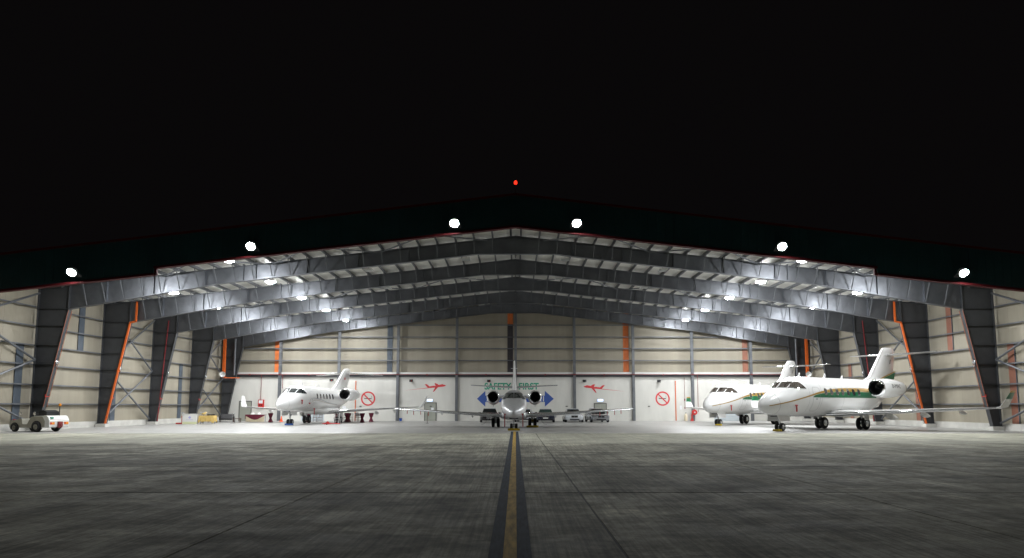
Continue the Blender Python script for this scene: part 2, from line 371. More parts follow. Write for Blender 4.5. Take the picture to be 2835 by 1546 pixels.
# portal frames
def stations():
    return [0, 2.75, 4.0, 7, 10, 13, 16, 19, 21, 24, 27, 29.5, 31.5]
for fi, fy in enumerate(FY):
    m = MB()
    for s in (-1, 1):
        st = stations()
        secs = [[(s * x, fy - .012, zb(x)), (s * x, fy + .012, zb(x)), (s * x, fy + .012, rz(x)), (s * x, fy - .012, rz(x))] for x in st]
        m.loft(secs)
        for zfun, o0, o1 in ((zb, -.022, .022), (rz, -.045, -.001)):
            m.loft([[(s * x, fy - .19, zfun(x) + o0), (s * x, fy + .19, zfun(x) + o0), (s * x, fy + .19, zfun(x) + o1), (s * x, fy - .19, zfun(x) + o1)] for x in st])
    m.box((-.03, fy - .2, 12.2), (.03, fy + .2, 13.70))
    fr = m.build('portal_frame', STEEL, hangar)
    # columns
    for s in (-1, 1):
        c = MB()
        zt = rz(33.7)
        c.loft([[(s * xi, fy - .012, z), (s * 33.7, fy - .012, z), (s * 33.7, fy + .012, z), (s * xi, fy + .012, z)] for xi, z in ((33.1, .3), (31.5, 8.5), (31.5, rz(31.5)))])
        def fl_(p, q):
            c.bar(p, q, .38, .04, up=(1, 0, 0)) if False else c.prism([(p[0], fy - .19, p[1]), (p[0], fy + .19, p[1]), (q[0], fy + .19, q[1]), (q[0], fy - .19, q[1])], (s * .04, 0, 0))
        fl_((s * 33.08, .3), (s * 31.48, 8.5)); fl_((s * 31.50, 8.52), (s * 31.50, rz(31.5) - .05)); fl_((s * 33.66, .3), (s * 33.66, zt))
        c.loft([[(s * x, fy - .19, rz(x) - .045), (s * x, fy + .19, rz(x) - .045), (s * x, fy + .19, rz(x) - .001), (s * x, fy - .19, rz(x) - .001)] for x in (31.56, 33.7)])
        c.box((s * 33.0, fy - .22, .27), (s * 33.75, fy + .22, .3))
        c.build('column', STEEL2, fr)
        p = MB(); p.box((s * 32.95, fy - .35, 0), (s * 33.75, fy + .35, .272)); p.build('pedestal', PLINTH, fr)
        for z in (1.85, 3.2, 4.6, 5.95, 7.3, 8.5):
            xi = 33.1 - (z - .3) / 8.2 * 1.6
            h = MB(); h.box((s * (xi + .05), fy - .17, z - .012), (s * 33.65, fy - .013, z + .012)); h.build('stiffener', STEEL2, fr)
        # conduits, cables, alarm device on the sloping inner flange
        off = lambda z: 33.1 - (z - .3) / 8.2 * 1.6
        if fi == 1:
            o = MB(); o.bar((s * (off(.15) - .06), fy - .21, .05), (s * (off(8.5) - .06), fy - .21, 8.5), .13, .10, up=(0, 1, 0)); o.bar((s * 31.44, fy - .21, 8.47), (s * 30.95, fy - .21, 8.55), .13, .10, up=(0, 1, 0))
            o.bar((s * 30.98, fy - .21, 8.5), (s * 30.98, fy - .21, rz(31) - .1), .13, .10, up=(0, 1, 0)); o.build('orange_conduit', ORANGE, fr)
        else:
            o = MB(); o.tube((s * (off(1.6) - .03), fy - .17, 1.6), (s * (off(8.4) - .03), fy - .17, 8.4), .018, 6)
            if fi == 0: o.tube((s * (off(1.6) - .05), fy + .20, 1.6), (s * (off(8.4) - .05), fy + .20, 8.4), .016, 6); o.build('orange_cable', CABLE, fr, 40)
        if fi == 2:
            o = MB(); o.tube((s * 32.9, fy - .12, .3), (s * 32.3, fy - .12, 9.6), .05, 8); o.build('red_riser', REDP, fr, 40)
        o = MB(); zz = 4.75; o.lathe([(.02, 0), (.13, .02), (.15, .07), (.10, .12), (.0, .13)], (s * (off(zz) - .02), fy, zz), (-s, 0, 0), 12); o.box((s * (off(zz) - .0), fy - .06, zz - .35), (s * (off(zz) - .1), fy + .06, zz - .18)); o.build('alarm_bell', ALU, fr, 40)
        if fi < 4:
            o = MB(); zz = 2.4; o.box((s * (off(zz) - .012), fy - .23, zz - .09), (s * (off(zz) + .02), fy + .23, zz + .09)); o.build('red_tape', REDB, fr)
    # web stiffeners and splice plates
    for s in (-1, 1):
        for x in (4.0, 7.6, 11.2, 14.8, 18.4, 22.0, 25.6, 28.9):
            t = MB(); wd = .17 if x not in (18.4,) else .19
            t.box((s * x - .012, fy - wd, zb(x) + .02), (s * x + .012, fy - .012, rz(x) - .04)); t.build('stiffener', STEEL, fr)
        x = 19.3; t = MB(); t.box((s * x - .035, fy - .2, zb(x) - .03), (s * x + .035, fy + .2, rz(x) + .1))
        for k in range(5): t.box((s * x - .07, fy - .10, zb(x) + .1 + k * .2), (s * x + .07, fy - .05, zb(x) + .15 + k * .2))
        t.build('splice_plate', STEEL, fr)
        for x in px[1:]:
            if x > 31: continue
            t = MB(); t.bar((s * x, fy - .82, rz(x) + .02), (s * (x - .02), fy - .16, zb(x) + .05), .05, .05); t.build('fly_brace', GALV, fr)
# side walls
def corr(length, height, pitch=.25, depth=.022):
    # corrugated sheet in local (u, n, z): u along, n depth
    pts = []; n = max(1, round(length / pitch)); p = length / n
    for k in range(n):
        u = k * p; pts += [(u, 0), (u + p * .62, 0), (u + p * .72, depth), (u + p * .9, depth)]
    pts.append((length, 0)); return pts
GZ = (1.85, 3.2, 4.6, 5.95, 7.3, 8.65)
strips = [(48.1, .45, 5.95), (54.8, 5.95, 9.7), (59.7, .45, 5.95), (66.2, 5.95, 9.7), (71.6, .45, 5.95)]
sheet_cache = {}
def side_sheet(s, z0, z1, wdt):
    k = (s, z0, z1, wdt)
    if k not in sheet_cache:
        b = MB(); P = corr(wdt, 1, .115, .012)
        b.grid([[(s * d, u, z) for u, d in P] for z in (z0, z1)]); sheet_cache[k] = b
    return sheet_cache[k]
for s in (-1, 1):
    wl = MB(); wl.box((s * 33.80, 36.5, 0), (s * 34.3, YW + .3, .46)); sw = wl.build('side_wall', PLINTH, hangar)
    y = 36.6; W_ = .92
    me = side_sheet(s, .44, rz(34) + .25, W_).mesh('cladding_sheet', CLAD)
    strip_s = []
    while y < YW:
        link('cladding_sheet', me, sw, (s * (34.02 + random.uniform(0, .004)), y, 0)); y += W_
    for (ys, z0, z1) in strips:
        me2 = side_sheet(s, z0, min(z1, 9.9), .69).mesh('translucent_strip', CLADB if s < 0 else CLADR)
        link('translucent_strip', me2, sw, (s * 34.0 - s * .02, ys, 0))
        e = MB(); e.box((s * 33.955, ys - .07, z0), (s * 33.985, ys - .0, min(z1, 9.9))); e.build('strip_edge', CLADB, sw)
    for z in GZ:
        for i in range(-1, NF):
            ya = 36.6 if i < 0 else FY[i] ; yb = FY[i + 1] if i + 1 < NF else YW
            if i == NF - 1: yb = YW
            b = MB(); b.box((s * 33.76, ya + .01, z), (s * 33.96, yb - .01, z + .02)); b.box((s * 33.74, ya + .01, z - .07), (s * 33.76, yb - .01, z + .02)); b.build('girt', GALV, sw)
    for (ya, yb) in ((36.8, FY[0]), (FY[1], FY[2]), (FY[3], FY[4])):
        for (z0, z1) in ((.5, 4.9), (4.9, 9.6)):
            for a, b_ in ((z0, z1), (z1, z0)):
                t = MB(); t.tube((s * 33.58, ya + .2, a), (s * 33.58, yb - .2, b_), .075, 8); t.build('wall_brace', GALV, sw, 40)
    for ii, (yy, zz) in enumerate(((52.5, 3.35),)):
        pass
# rear wall
bw = MB(); bw.box((-34.2, YW, 0), (34.2, YW + .25, 5.10)); backw = bw.build('rear_wall', WHITEW, hangar)
P = corr(1.0, 1, .111, .011)
strip_x = {-27.8: CLADO, -14.7: CLADB, 12.9: CLADO, 26.8: CLADR}
k = -34.0
while k < 34:
    xc = k + .5
    b = MB(); ztop = rz(xc) + .3
    b.grid([[(k + u, YW + .42 - d, z) for u, d in P] for z in (5.5, ztop)]); b.build('cladding_sheet', CLAD, backw)
    k += 1.0
for x, mt in strip_x.items():
    z0, z1 = 5.62, rz(x) + .2
    b = MB(); P2 = corr(.64, 1, .2, .03); b.grid([[(x - .32 + u, YW + .36 - d, z) for u, d in P2] for z in (z0, z1)]); b.build('coloured_strip', mt, backw)
b = MB(); P2 = corr(.64, 1, .2, .03); b.grid([[(-.95 + u, YW + .36 - d, z) for u, d in P2] for z in (11.25, 13.9)]); b.build('coloured_strip', CLADO, backw)
b = MB(); b.grid([[(-.95 + u, YW + .36 - d, z) for u, d in P2] for z in (5.62, 11.25)]); b.build('coloured_strip', CLADD, backw)
WC = [6.82 * k for k in range(-4, 5)]
for z in (6.98, 8.37, 9.72, 11.12):
    for i in range(-5, 5):
        xa, xb = 6.82 * i, 6.82 * (i + 1)
        xa, xb = max(xa, -33.9), min(xb, 33.9)
        if rz(max(abs(xa), abs(xb))) < z and rz(min(abs(xa), abs(xb))) < z + .3: continue
        b = MB(); b.box((xa + .16, YW, z + .02), (xb - .16, YW + .22, z + .04)); b.box((xa + .16, YW - .02, z - .08), (xb - .16, YW, z + .04)); b.build('girt', GALV, backw)
for x in WC:
    b = MB(); zt = zb(x) + .15 if abs(x) < 31 else 8.5
    for yy in (YW - .31, YW - .03): b.box((x - .15, yy, 0), (x + .15, yy + .02, zt))
    b.box((x - .012, YW - .29, 0), (x + .012, YW - .03, zt)); b.build('wind_column', GALV, backw)
for i in range(-5, 5):
    xa, xb = max(6.82 * i, -33.9) + .16, min(6.82 * (i + 1), 33.9) - .16
    b = MB(); b.box((xa, YW - .12, 5.34), (xb, YW + .34, 5.60)); b.build('flashing', FLASH, backw)
    b = MB(); b.box((xa, YW - .20, 5.03), (xb, YW - .01, 5.07)); b.box((xa, YW - .12, 5.07), (xb, YW - .10, 5.30)); b.box((xa, YW - .2, 5.28), (xb, YW - .01, 5.31)); b.build('wall_beam', STEEL2, backw)
fp = MB(); fp.tube((-33.4, YW - .40, 5.32), (33.4, YW - .40, 5.32), .034, 8)
for x in WC: fp.tube((x - .07, YW - .40, 5.32), (x + .07, YW - .40, 5.32), .075, 8)
for i in range(-9, 10):
    if i % 2: fp.tube((i * 3.41 - .1, YW - .4, 5.30), (i * 3.41 + .1, YW - .4, 5.30), .08, 8)
for x, z in ((-26.9, 3.7), (-29.35, 2.4), (-20.2, 1.9), (21.0, 1.0)):
    fp.tube((x, YW - .35, 5.3), (x, YW - .35, z), .03, 6); 
fp.build('fire_pipe', REDP, backw, 40)
for s in (-1, 1):
    o = MB(); o.box((s * 33.02, 80.3, 5.0), (s * 33.28, 80.6, 9.3)); o.bar((s * 33.3, 80.5, 4.9), (s * 31.6, 81.2, 4.9), .08, .09); o.build('orange_duct', ORANGE, backw)
    o = MB(); o.tube((s * 32.3, 81.3, 5.2), (s * 32.3, 81.3, 9.4), .11, 10); o.build('downpipe', GALV, backw, 40)
    o = MB(); o.box((s * 18.5 - .05, YW - .06, .02), (s * 18.5 + .05, YW - .005, 4.6)); o.build('orange_post', ORANGE, backw)
for x in (19.55,):
    o = MB(); o.tube((x, YW - .03, 1.5), (x, YW - .03, 5.0), .02, 6); o.box((x - .06, YW - .06, 1.4), (x + .06, YW - .005, 1.55)); o.box((x - .06, YW - .06, 2.3), (x + .06, YW - .005, 2.55)); o.build('thin_red_pipe', REDP, backw)
for x in (-17.9, -9.8, 5.9, 15.4):
    o = MB(); o.box((x - .12, YW - .05, 1.6), (x + .12, YW - .003, 1.72)); o.build('wall_socket', DOORF, backw)

# painted wall markings
def wall_disc(cx, cz, r0, r1, y0, y1, n=48):
    m = MB(); vs = []
    for y in (y0, y1):
        for r in (r0, r1):
            for k in range(n): t = 2 * math.pi * k / n; vs.append((cx + r * math.cos(t), y, cz + r * math.sin(t)))
    fs = []
    for k in range(n):
        q = (k + 1) % n
        fs += [(k, q, n + q, n + k), (2 * n + k, 2 * n + q, 3 * n + q, 3 * n + k), (k, q, 2 * n + q, 2 * n + k), (n + k, n + q, 3 * n + q, 3 * n + k)]
    return m.add(vs, fs)
for cx in (-17.05, 17.0):
    cz = 2.55
    sg = wall_disc(cx, cz, .66, .83, YW - .006, YW - .002)
    d = .68 * math.sqrt(.5); sg.bar((cx - d, YW - .008, cz + d), (cx + d, YW - .008, cz - d), .14, .004, up=(0, 1, 0))
    so = sg.build('no_smoking_sign', WALLRED, hangar)
    c = MB(); c.box((cx - .44, YW - .005, cz - .04), (cx + .40, YW - .002, cz + .05)); c.bar((cx + .42, YW - .0035, cz + .1), (cx + .36, YW - .0035, cz + .33), .035, .003, up=(0, 1, 0)); c.build('cigarette', SIGNBLK, so)
def wall_poly(name, pts, mat, y=YW - .005, parent=hangar):
    m = MB(); m.prism([(x, y, z) for x, z in pts], (0, .003, 0)); return m.build(name, mat, parent)
def jet_mark(cx, cz, s):
    pl = [(1.32, .02), (1.22, -.10), (.95, -.17), (.2, -.20), (-.35, -.78), (-.52, -.83), (-.48, -.72), (-.22, -.24), (-.9, -.26), (-1.2, -.25), (-1.62, .22), (-1.72, .30), (-1.45, .33), (-1.35, .29), (-1.0, -.02), (-.5, .04), (-.15, .02), (-.3, .36), (-.18, .40), (.1, .28), (.3, .13), (.85, .20), (.98, .12), (1.12, .08)]
    j = wall_poly('jet_silhouette', [(cx + s * x * .82, cz + z * .82 + .045 * x) for x, z in pl], WALLRED)
    wall_poly('vapour_trail', [(cx - s * .95, cz - .20), (cx - s * .95, cz - .27), (cx - s * 3.8, cz - .53)], WALLRED, YW - .0045, j)
jet_mark(-9.15, 4.02, 1); jet_mark(8.95, 3.90, -1)
tm = text_mesh('SAFETY FIRST', 1.02, .003, .035); tm.materials.clear(); tm.materials.append(WALLGREEN)
bpy.data.meshes.remove(tm)
for wrd, cx, wd in (('SAFETY', -2.04, 3.12), ('FIRST', 1.54, 2.30)):
    tm = text_mesh(wrd, 1.04, .003, .028); tm.materials.clear(); tm.materials.append(WALLGREEN)
    xs_ = [v.co.x for v in tm.vertices]; k_ = wd / (max(xs_) - min(xs_)); mid = (max(xs_) + min(xs_)) / 2
    for v in tm.vertices: v.co.x = (v.co.x - mid) * k_
    to = link('safety_lettering', tm, hangar, (cx, YW - .006, 3.62)); to.rotation_euler = (R(90), 0, 0)
ar = wall_poly('blue_arrow', [(-4.47, 2.53), (-3.5, 3.45), (-3.5, 2.9), (3.38, 2.9), (3.38, 3.45), (4.42, 2.53), (3.38, 1.62), (3.38, 2.16), (-3.5, 2.16), (-3.5, 1.62)], WALLBLUE)
for t_, x in (('A', -3.06), ('A1', 2.92)):
    tm = text_mesh(t_, .90, .003, .008); tm.materials.clear(); tm.materials.append(SIGNWHT)
    o = link('bay_lettering', tm, ar, (x, YW - .012, 2.23)); o.rotation_euler = (R(90), 0, 0)

# doors
def door(x, wdt, h, leaves, light=False):
    f = MB(); f.box((x - wdt / 2 - .09, YW - .05, 0), (x - wdt / 2, YW - .002, h + .09)); f.box((x + wdt / 2, YW - .05, 0), (x + wdt / 2 + .09, YW - .002, h + .09)); f.box((x - wdt / 2, YW - .05, h), (x + wdt / 2, YW - .002, h + .09))
    d = f.build('door', DOORF, hangar)
    for k in range(leaves):
        xa = x - wdt / 2 + wdt / leaves * k; l = MB(); l.box((xa + .008, YW - .03, .02), (xa + wdt / leaves - .008, YW - .002, h - .008)); l.build('door_leaf', DOORM, d)
        hd = MB(); xx = xa + (wdt / leaves - .12 if k % 2 == 0 else .12); hd.tube((xx, YW - .08, 1.0), (xx + .1, YW - .08, 1.0), .015, 6); hd.tube((xx, YW - .08, 1.0), (xx, YW - .03, 1.0), .012, 6); hd.build('handle', ALU, d)
    return d
d1 = door(-9.83, 1.25, 2.02, 1); d2 = door(9.78, 1.3, 1.95, 2); d3 = door(-31.2, 1.3, 2.2, 1)
pp = MB(); pp.box((-9.75, YW - .036, 1.2), (-9.45, YW - .032, 1.5)); pp.build('notice', PAPER, d1)
pp = MB(); pp.box((8.75, YW - .01, 1.2), (8.98, YW - .004, 1.55)); pp.build('notice', PAPER, backw)
pp = MB(); pp.box((-20.0, YW - .01, 1.0), (-19.6, YW - .004, 1.7)); pp.build('notice', PAPER, backw)
pp = MB(); pp.box((18.95, YW - .01, 1.3), (19.2, YW - .004, 1.75)); pp.build('notice', PAPER, backw)
def shutter(x0, x1, h):
    f = MB(); f.box((x0 - .1, YW - .08, 0), (x0, YW - .002, h)); f.box((x1, YW - .08, 0), (x1 + .1, YW - .002, h)); f.box((x0 - .1, YW - .14, h), (x1 + .1, YW - .002, h + .3)); d = f.build('roller_shutter', SHUT, hangar)
    n = int(h / .2)
    for k in range(n): s_ = MB(); s_.box((x0, YW - .05, .02 + k * h / n), (x1, YW - .003, (k + 1) * h / n - .02)); s_.build('slat', SHUT, d)
shutter(23.0, 26.6, 2.0); shutter(-24.6, -22.2, 2.0)

# ------------------------------------------------------------------ lamps
def floodlight(x, label):
    z = zf_low(x) + .36; y = Y0 - .55
    t = thing('floodlight', label, 'floodlight', (x, Y0 - .16, z), 0, 'floodlights along the fascia')
    b = MB(); ax = Vector((0, -.74, -.67)); b.lathe([(.10, .30), (.22, .26), (.25, .06), (.265, 0), (.25, -.02), (.235, .03)], (0, -.42, .1), -ax, 20, cap=False); b.lathe([(.10, .30), (.001, .30)], (0, -.42, .1), -ax, 20, cap=False); b.build('housing', LAMPBODY, t, 40)
    l = MB(); c = Vector((0, -.42, .1)) + ax * -.02; l.lathe([(.235, 0), (.15, .03), (.001, .045)], c, ax, 20, cap=False); l.build('lens', FLOODL, t, 40)
    k = MB(); k.bar((-.33, -.42, .1), (-.33, -.02, -.05), .04, .06); k.bar((.33, -.42, .1), (.33, -.02, -.05), .04, .06); k.box((-.36, -.04, -.1), (.36, 0, 0)); k.build('bracket', GREYM, t)
for x, n in ((-26.1, 'far left end of'), (-15.63, 'left slope of'), (-3.62, 'left of the apex on'), (3.62, 'right of the apex on'), (15.73, 'right slope of'), (26.35, 'far right end of')):
    floodlight(x, 'blazing round floodlight at the ' + n + ' the dark fascia' if 'apex' not in n else 'blazing round floodlight just ' + n + ' the dark fascia')
protos = {}
def highbay(lit):
    t = thing('high_bay_lamp', 'x', 'ceiling lamp')
    b = MB()
    if lit:
        b.lathe([(.05, .42), (.12, .40), (.14, .22), (.30, .10), (.37, .0), (.36, -.01), (.34, .02)], (0, 0, 0), (0, 0, 1), 20, cap=False); b.build('reflector', LAMPBODY, t, 40)
        l = MB(); l.lathe([(.35, .02), (.35, -.04), (.30, -.10), (.18, -.14), (.001, -.15)], (0, 0, 0), (0, 0, 1), 20, cap=False); l.build('lens', BAYL, t, 40)
    else:
        b.box((-.33, -.40, 0), (.33, .40, .10)); b.build('reflector', LAMPBODY, t)
        l = MB()
        for k in range(5): l.box((-.30, -.36 + k * .16, -.03), (.30, -.28 + k * .16, 0))
        l.build('grille', LAMPOFF, t)
    r = MB(); r.tube((0, 0, .1 if not lit else .40), (0, 0, .95), .02, 6); r.build('hanger', GREYM, t)
    return t
bayname = ['front', 'second', 'third', 'fourth', 'rear']
for bi in range(5):
    y = Y0 + YB * bi + YB / 2
    for s in (-1, 1):
        for x, lit, rn in ((3.8, 0, 'ridge'), (11.3, 0, 'inner'), (18.8, 1, 'middle'), (26.2, 1, 'outer')):
            loc = (s * x, y, rz(x) - .46); side = 'left' if s < 0 else 'right'
            lab = ('glowing round' if lit else 'unlit square') + f' ceiling lamp in the {bayname[bi]} bay, {rn} row on the {side} slope'
            grp = 'lit high-bay lamps under the roof' if lit else 'unlit high-bay lamps under the roof'
            if lit not in protos:
                o = highbay(lit); protos[lit] = o; o.location = loc; o['label'] = lab; o['group'] = grp
            else: dup(protos[lit], loc, 0, lab, grp)
t = thing('obstruction_beacon', 'red warning beacon glowing on a thin mast above the roof apex', 'beacon', (0, Y0 + .1, zf_top(0)))
b = MB(); b.tube((0, 0, -.35), (0, 0, .72), .025, 8); b.box((-.06, -.06, .0), (.06, .06, .12)); b.build('mast', GREYM, t)
b = MB(); b.lathe([(.06, .72), (.10, .76), (.10, .88), (.05, .95), (.001, .97)], (0, 0, 0), (0, 0, 1), 12); b.build('lens', BEACON, t, 40)
for x, lab in ((-9.9, 'lit blue exit sign above the single door'), (9.78, 'lit blue exit sign above the double door')):
    t = thing('exit_sign', lab, 'exit sign', (x, YW - .003, 2.2), 0, 'lit exit signs on the rear wall')
    b = MB(); b.box((-.34, -.09, 0), (.34, 0, .30)); b.build('housing', LAMPBODY, t)
    b = MB(); b.box((-.32, -.10, .03), (.32, -.092, .27)); b.build('face', EXITL, t)
    b = MB(); b.box((-.22, -.106, .10), (.12, -.102, .20)); b.bar((.14, -.104, .15), (.26, -.104, .15), .05, .004, up=(0, 1, 0)); b.build('arrow_mark', EXITW, t)
for x, z, lab in ((-12.1, 4.65, 'small black wall spotlight above the left red jet silhouette'), (-3.1, 4.62, 'small black wall spotlight above the green lettering'), (-21.3, 4.72, 'small black wall spotlight above the white jet'), (8.0, 4.62, 'small black wall spotlight above the right red jet silhouette'), (16.6, 4.6, 'small black wall spotlight above the right no-smoking sign')):
    t = thing('wall_spotlight', lab, 'spotlight', (x, YW - .003, z), 0, 'black spotlights on the rear wall')
    b = MB(); b.box((-.05, -.2, -.05), (.05, 0, .05)); b.box((-.2, -.03, -.15), (.2, 0, .12)); b.build('bracket', SIGNBLK, t)
    b = MB(); b.loft([[(-.16, -.42, -.2), (.16, -.42, -.2), (.16, -.42, .08), (-.16, -.42, .08)], [(-.12, -.18, -.1), (.12, -.18, -.1), (.12, -.18, .1), (-.12, -.18, .1)]]); b.build('housing', SIGNBLK, t)
    b = MB(); b.box((.05, -.43, -.10), (.12, -.422, -.03)); b.build('lens', LENSRED if x < 0 else LAMPOFF, t)
for s, n in ((-1, 'left'), (1, 'right')):
    t = thing('horn_speaker', f'white horn loudspeaker beside the orange duct in the {n} rear corner', 'loudspeaker', (s * 33.1, 79.9, 5.35), 0, 'white horn loudspeakers')
    b = MB(); ax = Vector((-s * .45, -.85, -.25)); b.lathe([(.05, 0), (.08, .15), (.16, .3), (.30, .42), (.31, .43), (.27, .41), (.12, .28), (.02, .2)], (0, 0, 0), ax, 18, cap=False); b.build('horn', LAMPBODY, t, 40)
    b = MB(); b.tube((0, 0, 0), (s * .3, .45, .1), .04, 8); b.tube((s * .0, 0, 0), Vector((0, 0, 0)) - ax * .2, .1, 10); b.build('bracket', GREYM, t, 40)

# ------------------------------------------------------------------ business jets
def pchip(xs, ys):
    n = len(xs); h = [xs[i + 1] - xs[i] for i in range(n - 1)]; d = [(ys[i + 1] - ys[i]) / h[i] for i in range(n - 1)]
    m = [d[0]] + [0 if d[i - 1] * d[i] <= 0 else 2 * d[i - 1] * d[i] / (d[i - 1] + d[i]) for i in range(1, n - 1)] + [d[-1]]
    def f(x):
        x = min(max(x, xs[0]), xs[-1]); i = 0
        while i < n - 2 and x > xs[i + 1]: i += 1
        t = (x - xs[i]) / h[i]
        return ((2 * t ** 3 - 3 * t * t + 1) * ys[i] + (t ** 3 - 2 * t * t + t) * h[i] * m[i] + (-2 * t ** 3 + 3 * t * t) * ys[i + 1] + (t ** 3 - t * t) * h[i] * m[i + 1])
    return f
class Fuse:
    def __init__(s, st, y0):
        xs = [a[0] for a in st]; s.xs = xs; s.y0 = y0
        s.zt = pchip(xs, [a[1] for a in st]); s.zb = pchip(xs, [a[2] for a in st]); s.w = pchip(xs, [a[3] for a in st])
        s.fm = pchip(xs, [a[4] if len(a) > 4 else .5 for a in st])
    def zm(s, q): return s.zb(q) + (s.zt(q) - s.zb(q)) * s.fm(q)
    def P(s, q, th, e=0):
        zm = s.zm(q); c = math.cos(th); h = (s.zt(q) - zm) if c >= 0 else (zm - s.zb(q))
        p = Vector((s.w(q) * math.sin(th), q - s.y0, zm + h * c))
        if e:
            d1 = s.P(q + .02, th) - s.P(q - .02, th); d2 = s.P(q, th + .02) - s.P(q, th - .02)
            n = d1.cross(d2); n.normalize()
            if n.dot(Vector((math.sin(th), 0, c))) < 0: n = -n
            p = p + n * e
        return p
    def theta(s, q, z, side):
        zm = s.zm(q); h = (s.zt(q) - zm) if z >= zm else (zm - s.zb(q))
        return side * math.acos(max(-1, min(1, (z - zm) / max(h, 1e-4))))
    def sz(s, q, z, side, e): return s.P(q, s.theta(q, z, side), e)
    def s_of(s, th, z, lo, hi):
        for _ in range(40):
            m = (lo + hi) / 2
            if s.P(m, th).z < z: lo = m
            else: hi = m
        return (lo + hi) / 2
def strip(mb, F, qs, z0, z1, side, e, rows=4):
    g = []
    for q in qs:
        a, b = z0(q), z1(q); g.append([F.sz(q, a + (b - a) * k / rows, side, e) for k in range(rows + 1)])
    mb.grid(g)
def decal_line(mb, F, pts, wd, side, e=.008):
    # polyline on the skin given as (station, z)
    L_ = [Vector((a, b)) for a, b in pts]; g = []
    for i, p in enumerate(L_):
        d = (L_[min(i + 1, len(L_) - 1)] - L_[max(i - 1, 0)]).normalized(); n = Vector((-d.y, d.x)) * wd / 2
        g.append([F.sz(p.x + n.x, p.y + n.y, side, e), F.sz(p.x - n.x, p.y - n.y, side, e)])
    mb.grid(g)
def curve(pts, n=24):
    f0 = pchip(list(range(len(pts))), [p[0] for p in pts]); f1 = pchip(list(range(len(pts))), [p[1] for p in pts])
    return [(f0(k * (len(pts) - 1) / n), f1(k * (len(pts) - 1) / n)) for k in range(n + 1)]
AF = [(1, .0), (.85, .022), (.65, .045), (.45, .058), (.28, .058), (.14, .045), (.05, .027), (.012, .013), (0, 0)]
AF = AF + [(x, -z * .75) for x, z in AF[-2:0:-1]]
def wing_sec(le, c, n, t=1.0, e=0):
    le = Vector(le); n = Vector(n); return [le + Vector((0, c * x, 0)) + n * (c * z * t) for x, z in AF]
def lead_sec(le, c, n, t=1.0, frac=.1, e=.008):
    le = Vector(le); n = Vector(n); pts = []
    for x, z in ((frac, .058 * (frac / .28) ** .55), (frac * .5, .037), (frac * .2, .023), (frac * .05, .012), (0, 0), (frac * .05, -.01), (frac * .2, -.018), (frac * .5, -.028), (frac, -.0435 * (frac / .28) ** .55)):
        pts.append(le + Vector((0, c * x - e, 0)) + n * (c * z * t + (e if z > 0 else -e if z < 0 else 0)))
    return pts
def wheel(mb, c, r, wd):
    mb.mat(0); prof = [(r * .55, -wd / 2), (r * .80, -wd / 2), (r * .95, -wd * .38), (r, -wd * .15), (r, wd * .15), (r * .95, wd * .38), (r * .80, wd / 2), (r * .55, wd / 2)]
    mb.lathe(prof, c, (1, 0, 0), 20, cap=False)
    mb.mat(1); mb.lathe([(.001, -wd * .30), (r * .18, -wd * .42), (r * .25, -wd * .3), (r * .48, -wd * .34), (r * .55, -wd * .49)], c, (1, 0, 0), 16, cap=False)
    mb.lathe([(.001, wd * .30), (r * .18, wd * .42), (r * .25, wd * .3), (r * .48, wd * .34), (r * .55, wd * .49)], c, (1, 0, 0), 16, cap=False); mb.mat(0)

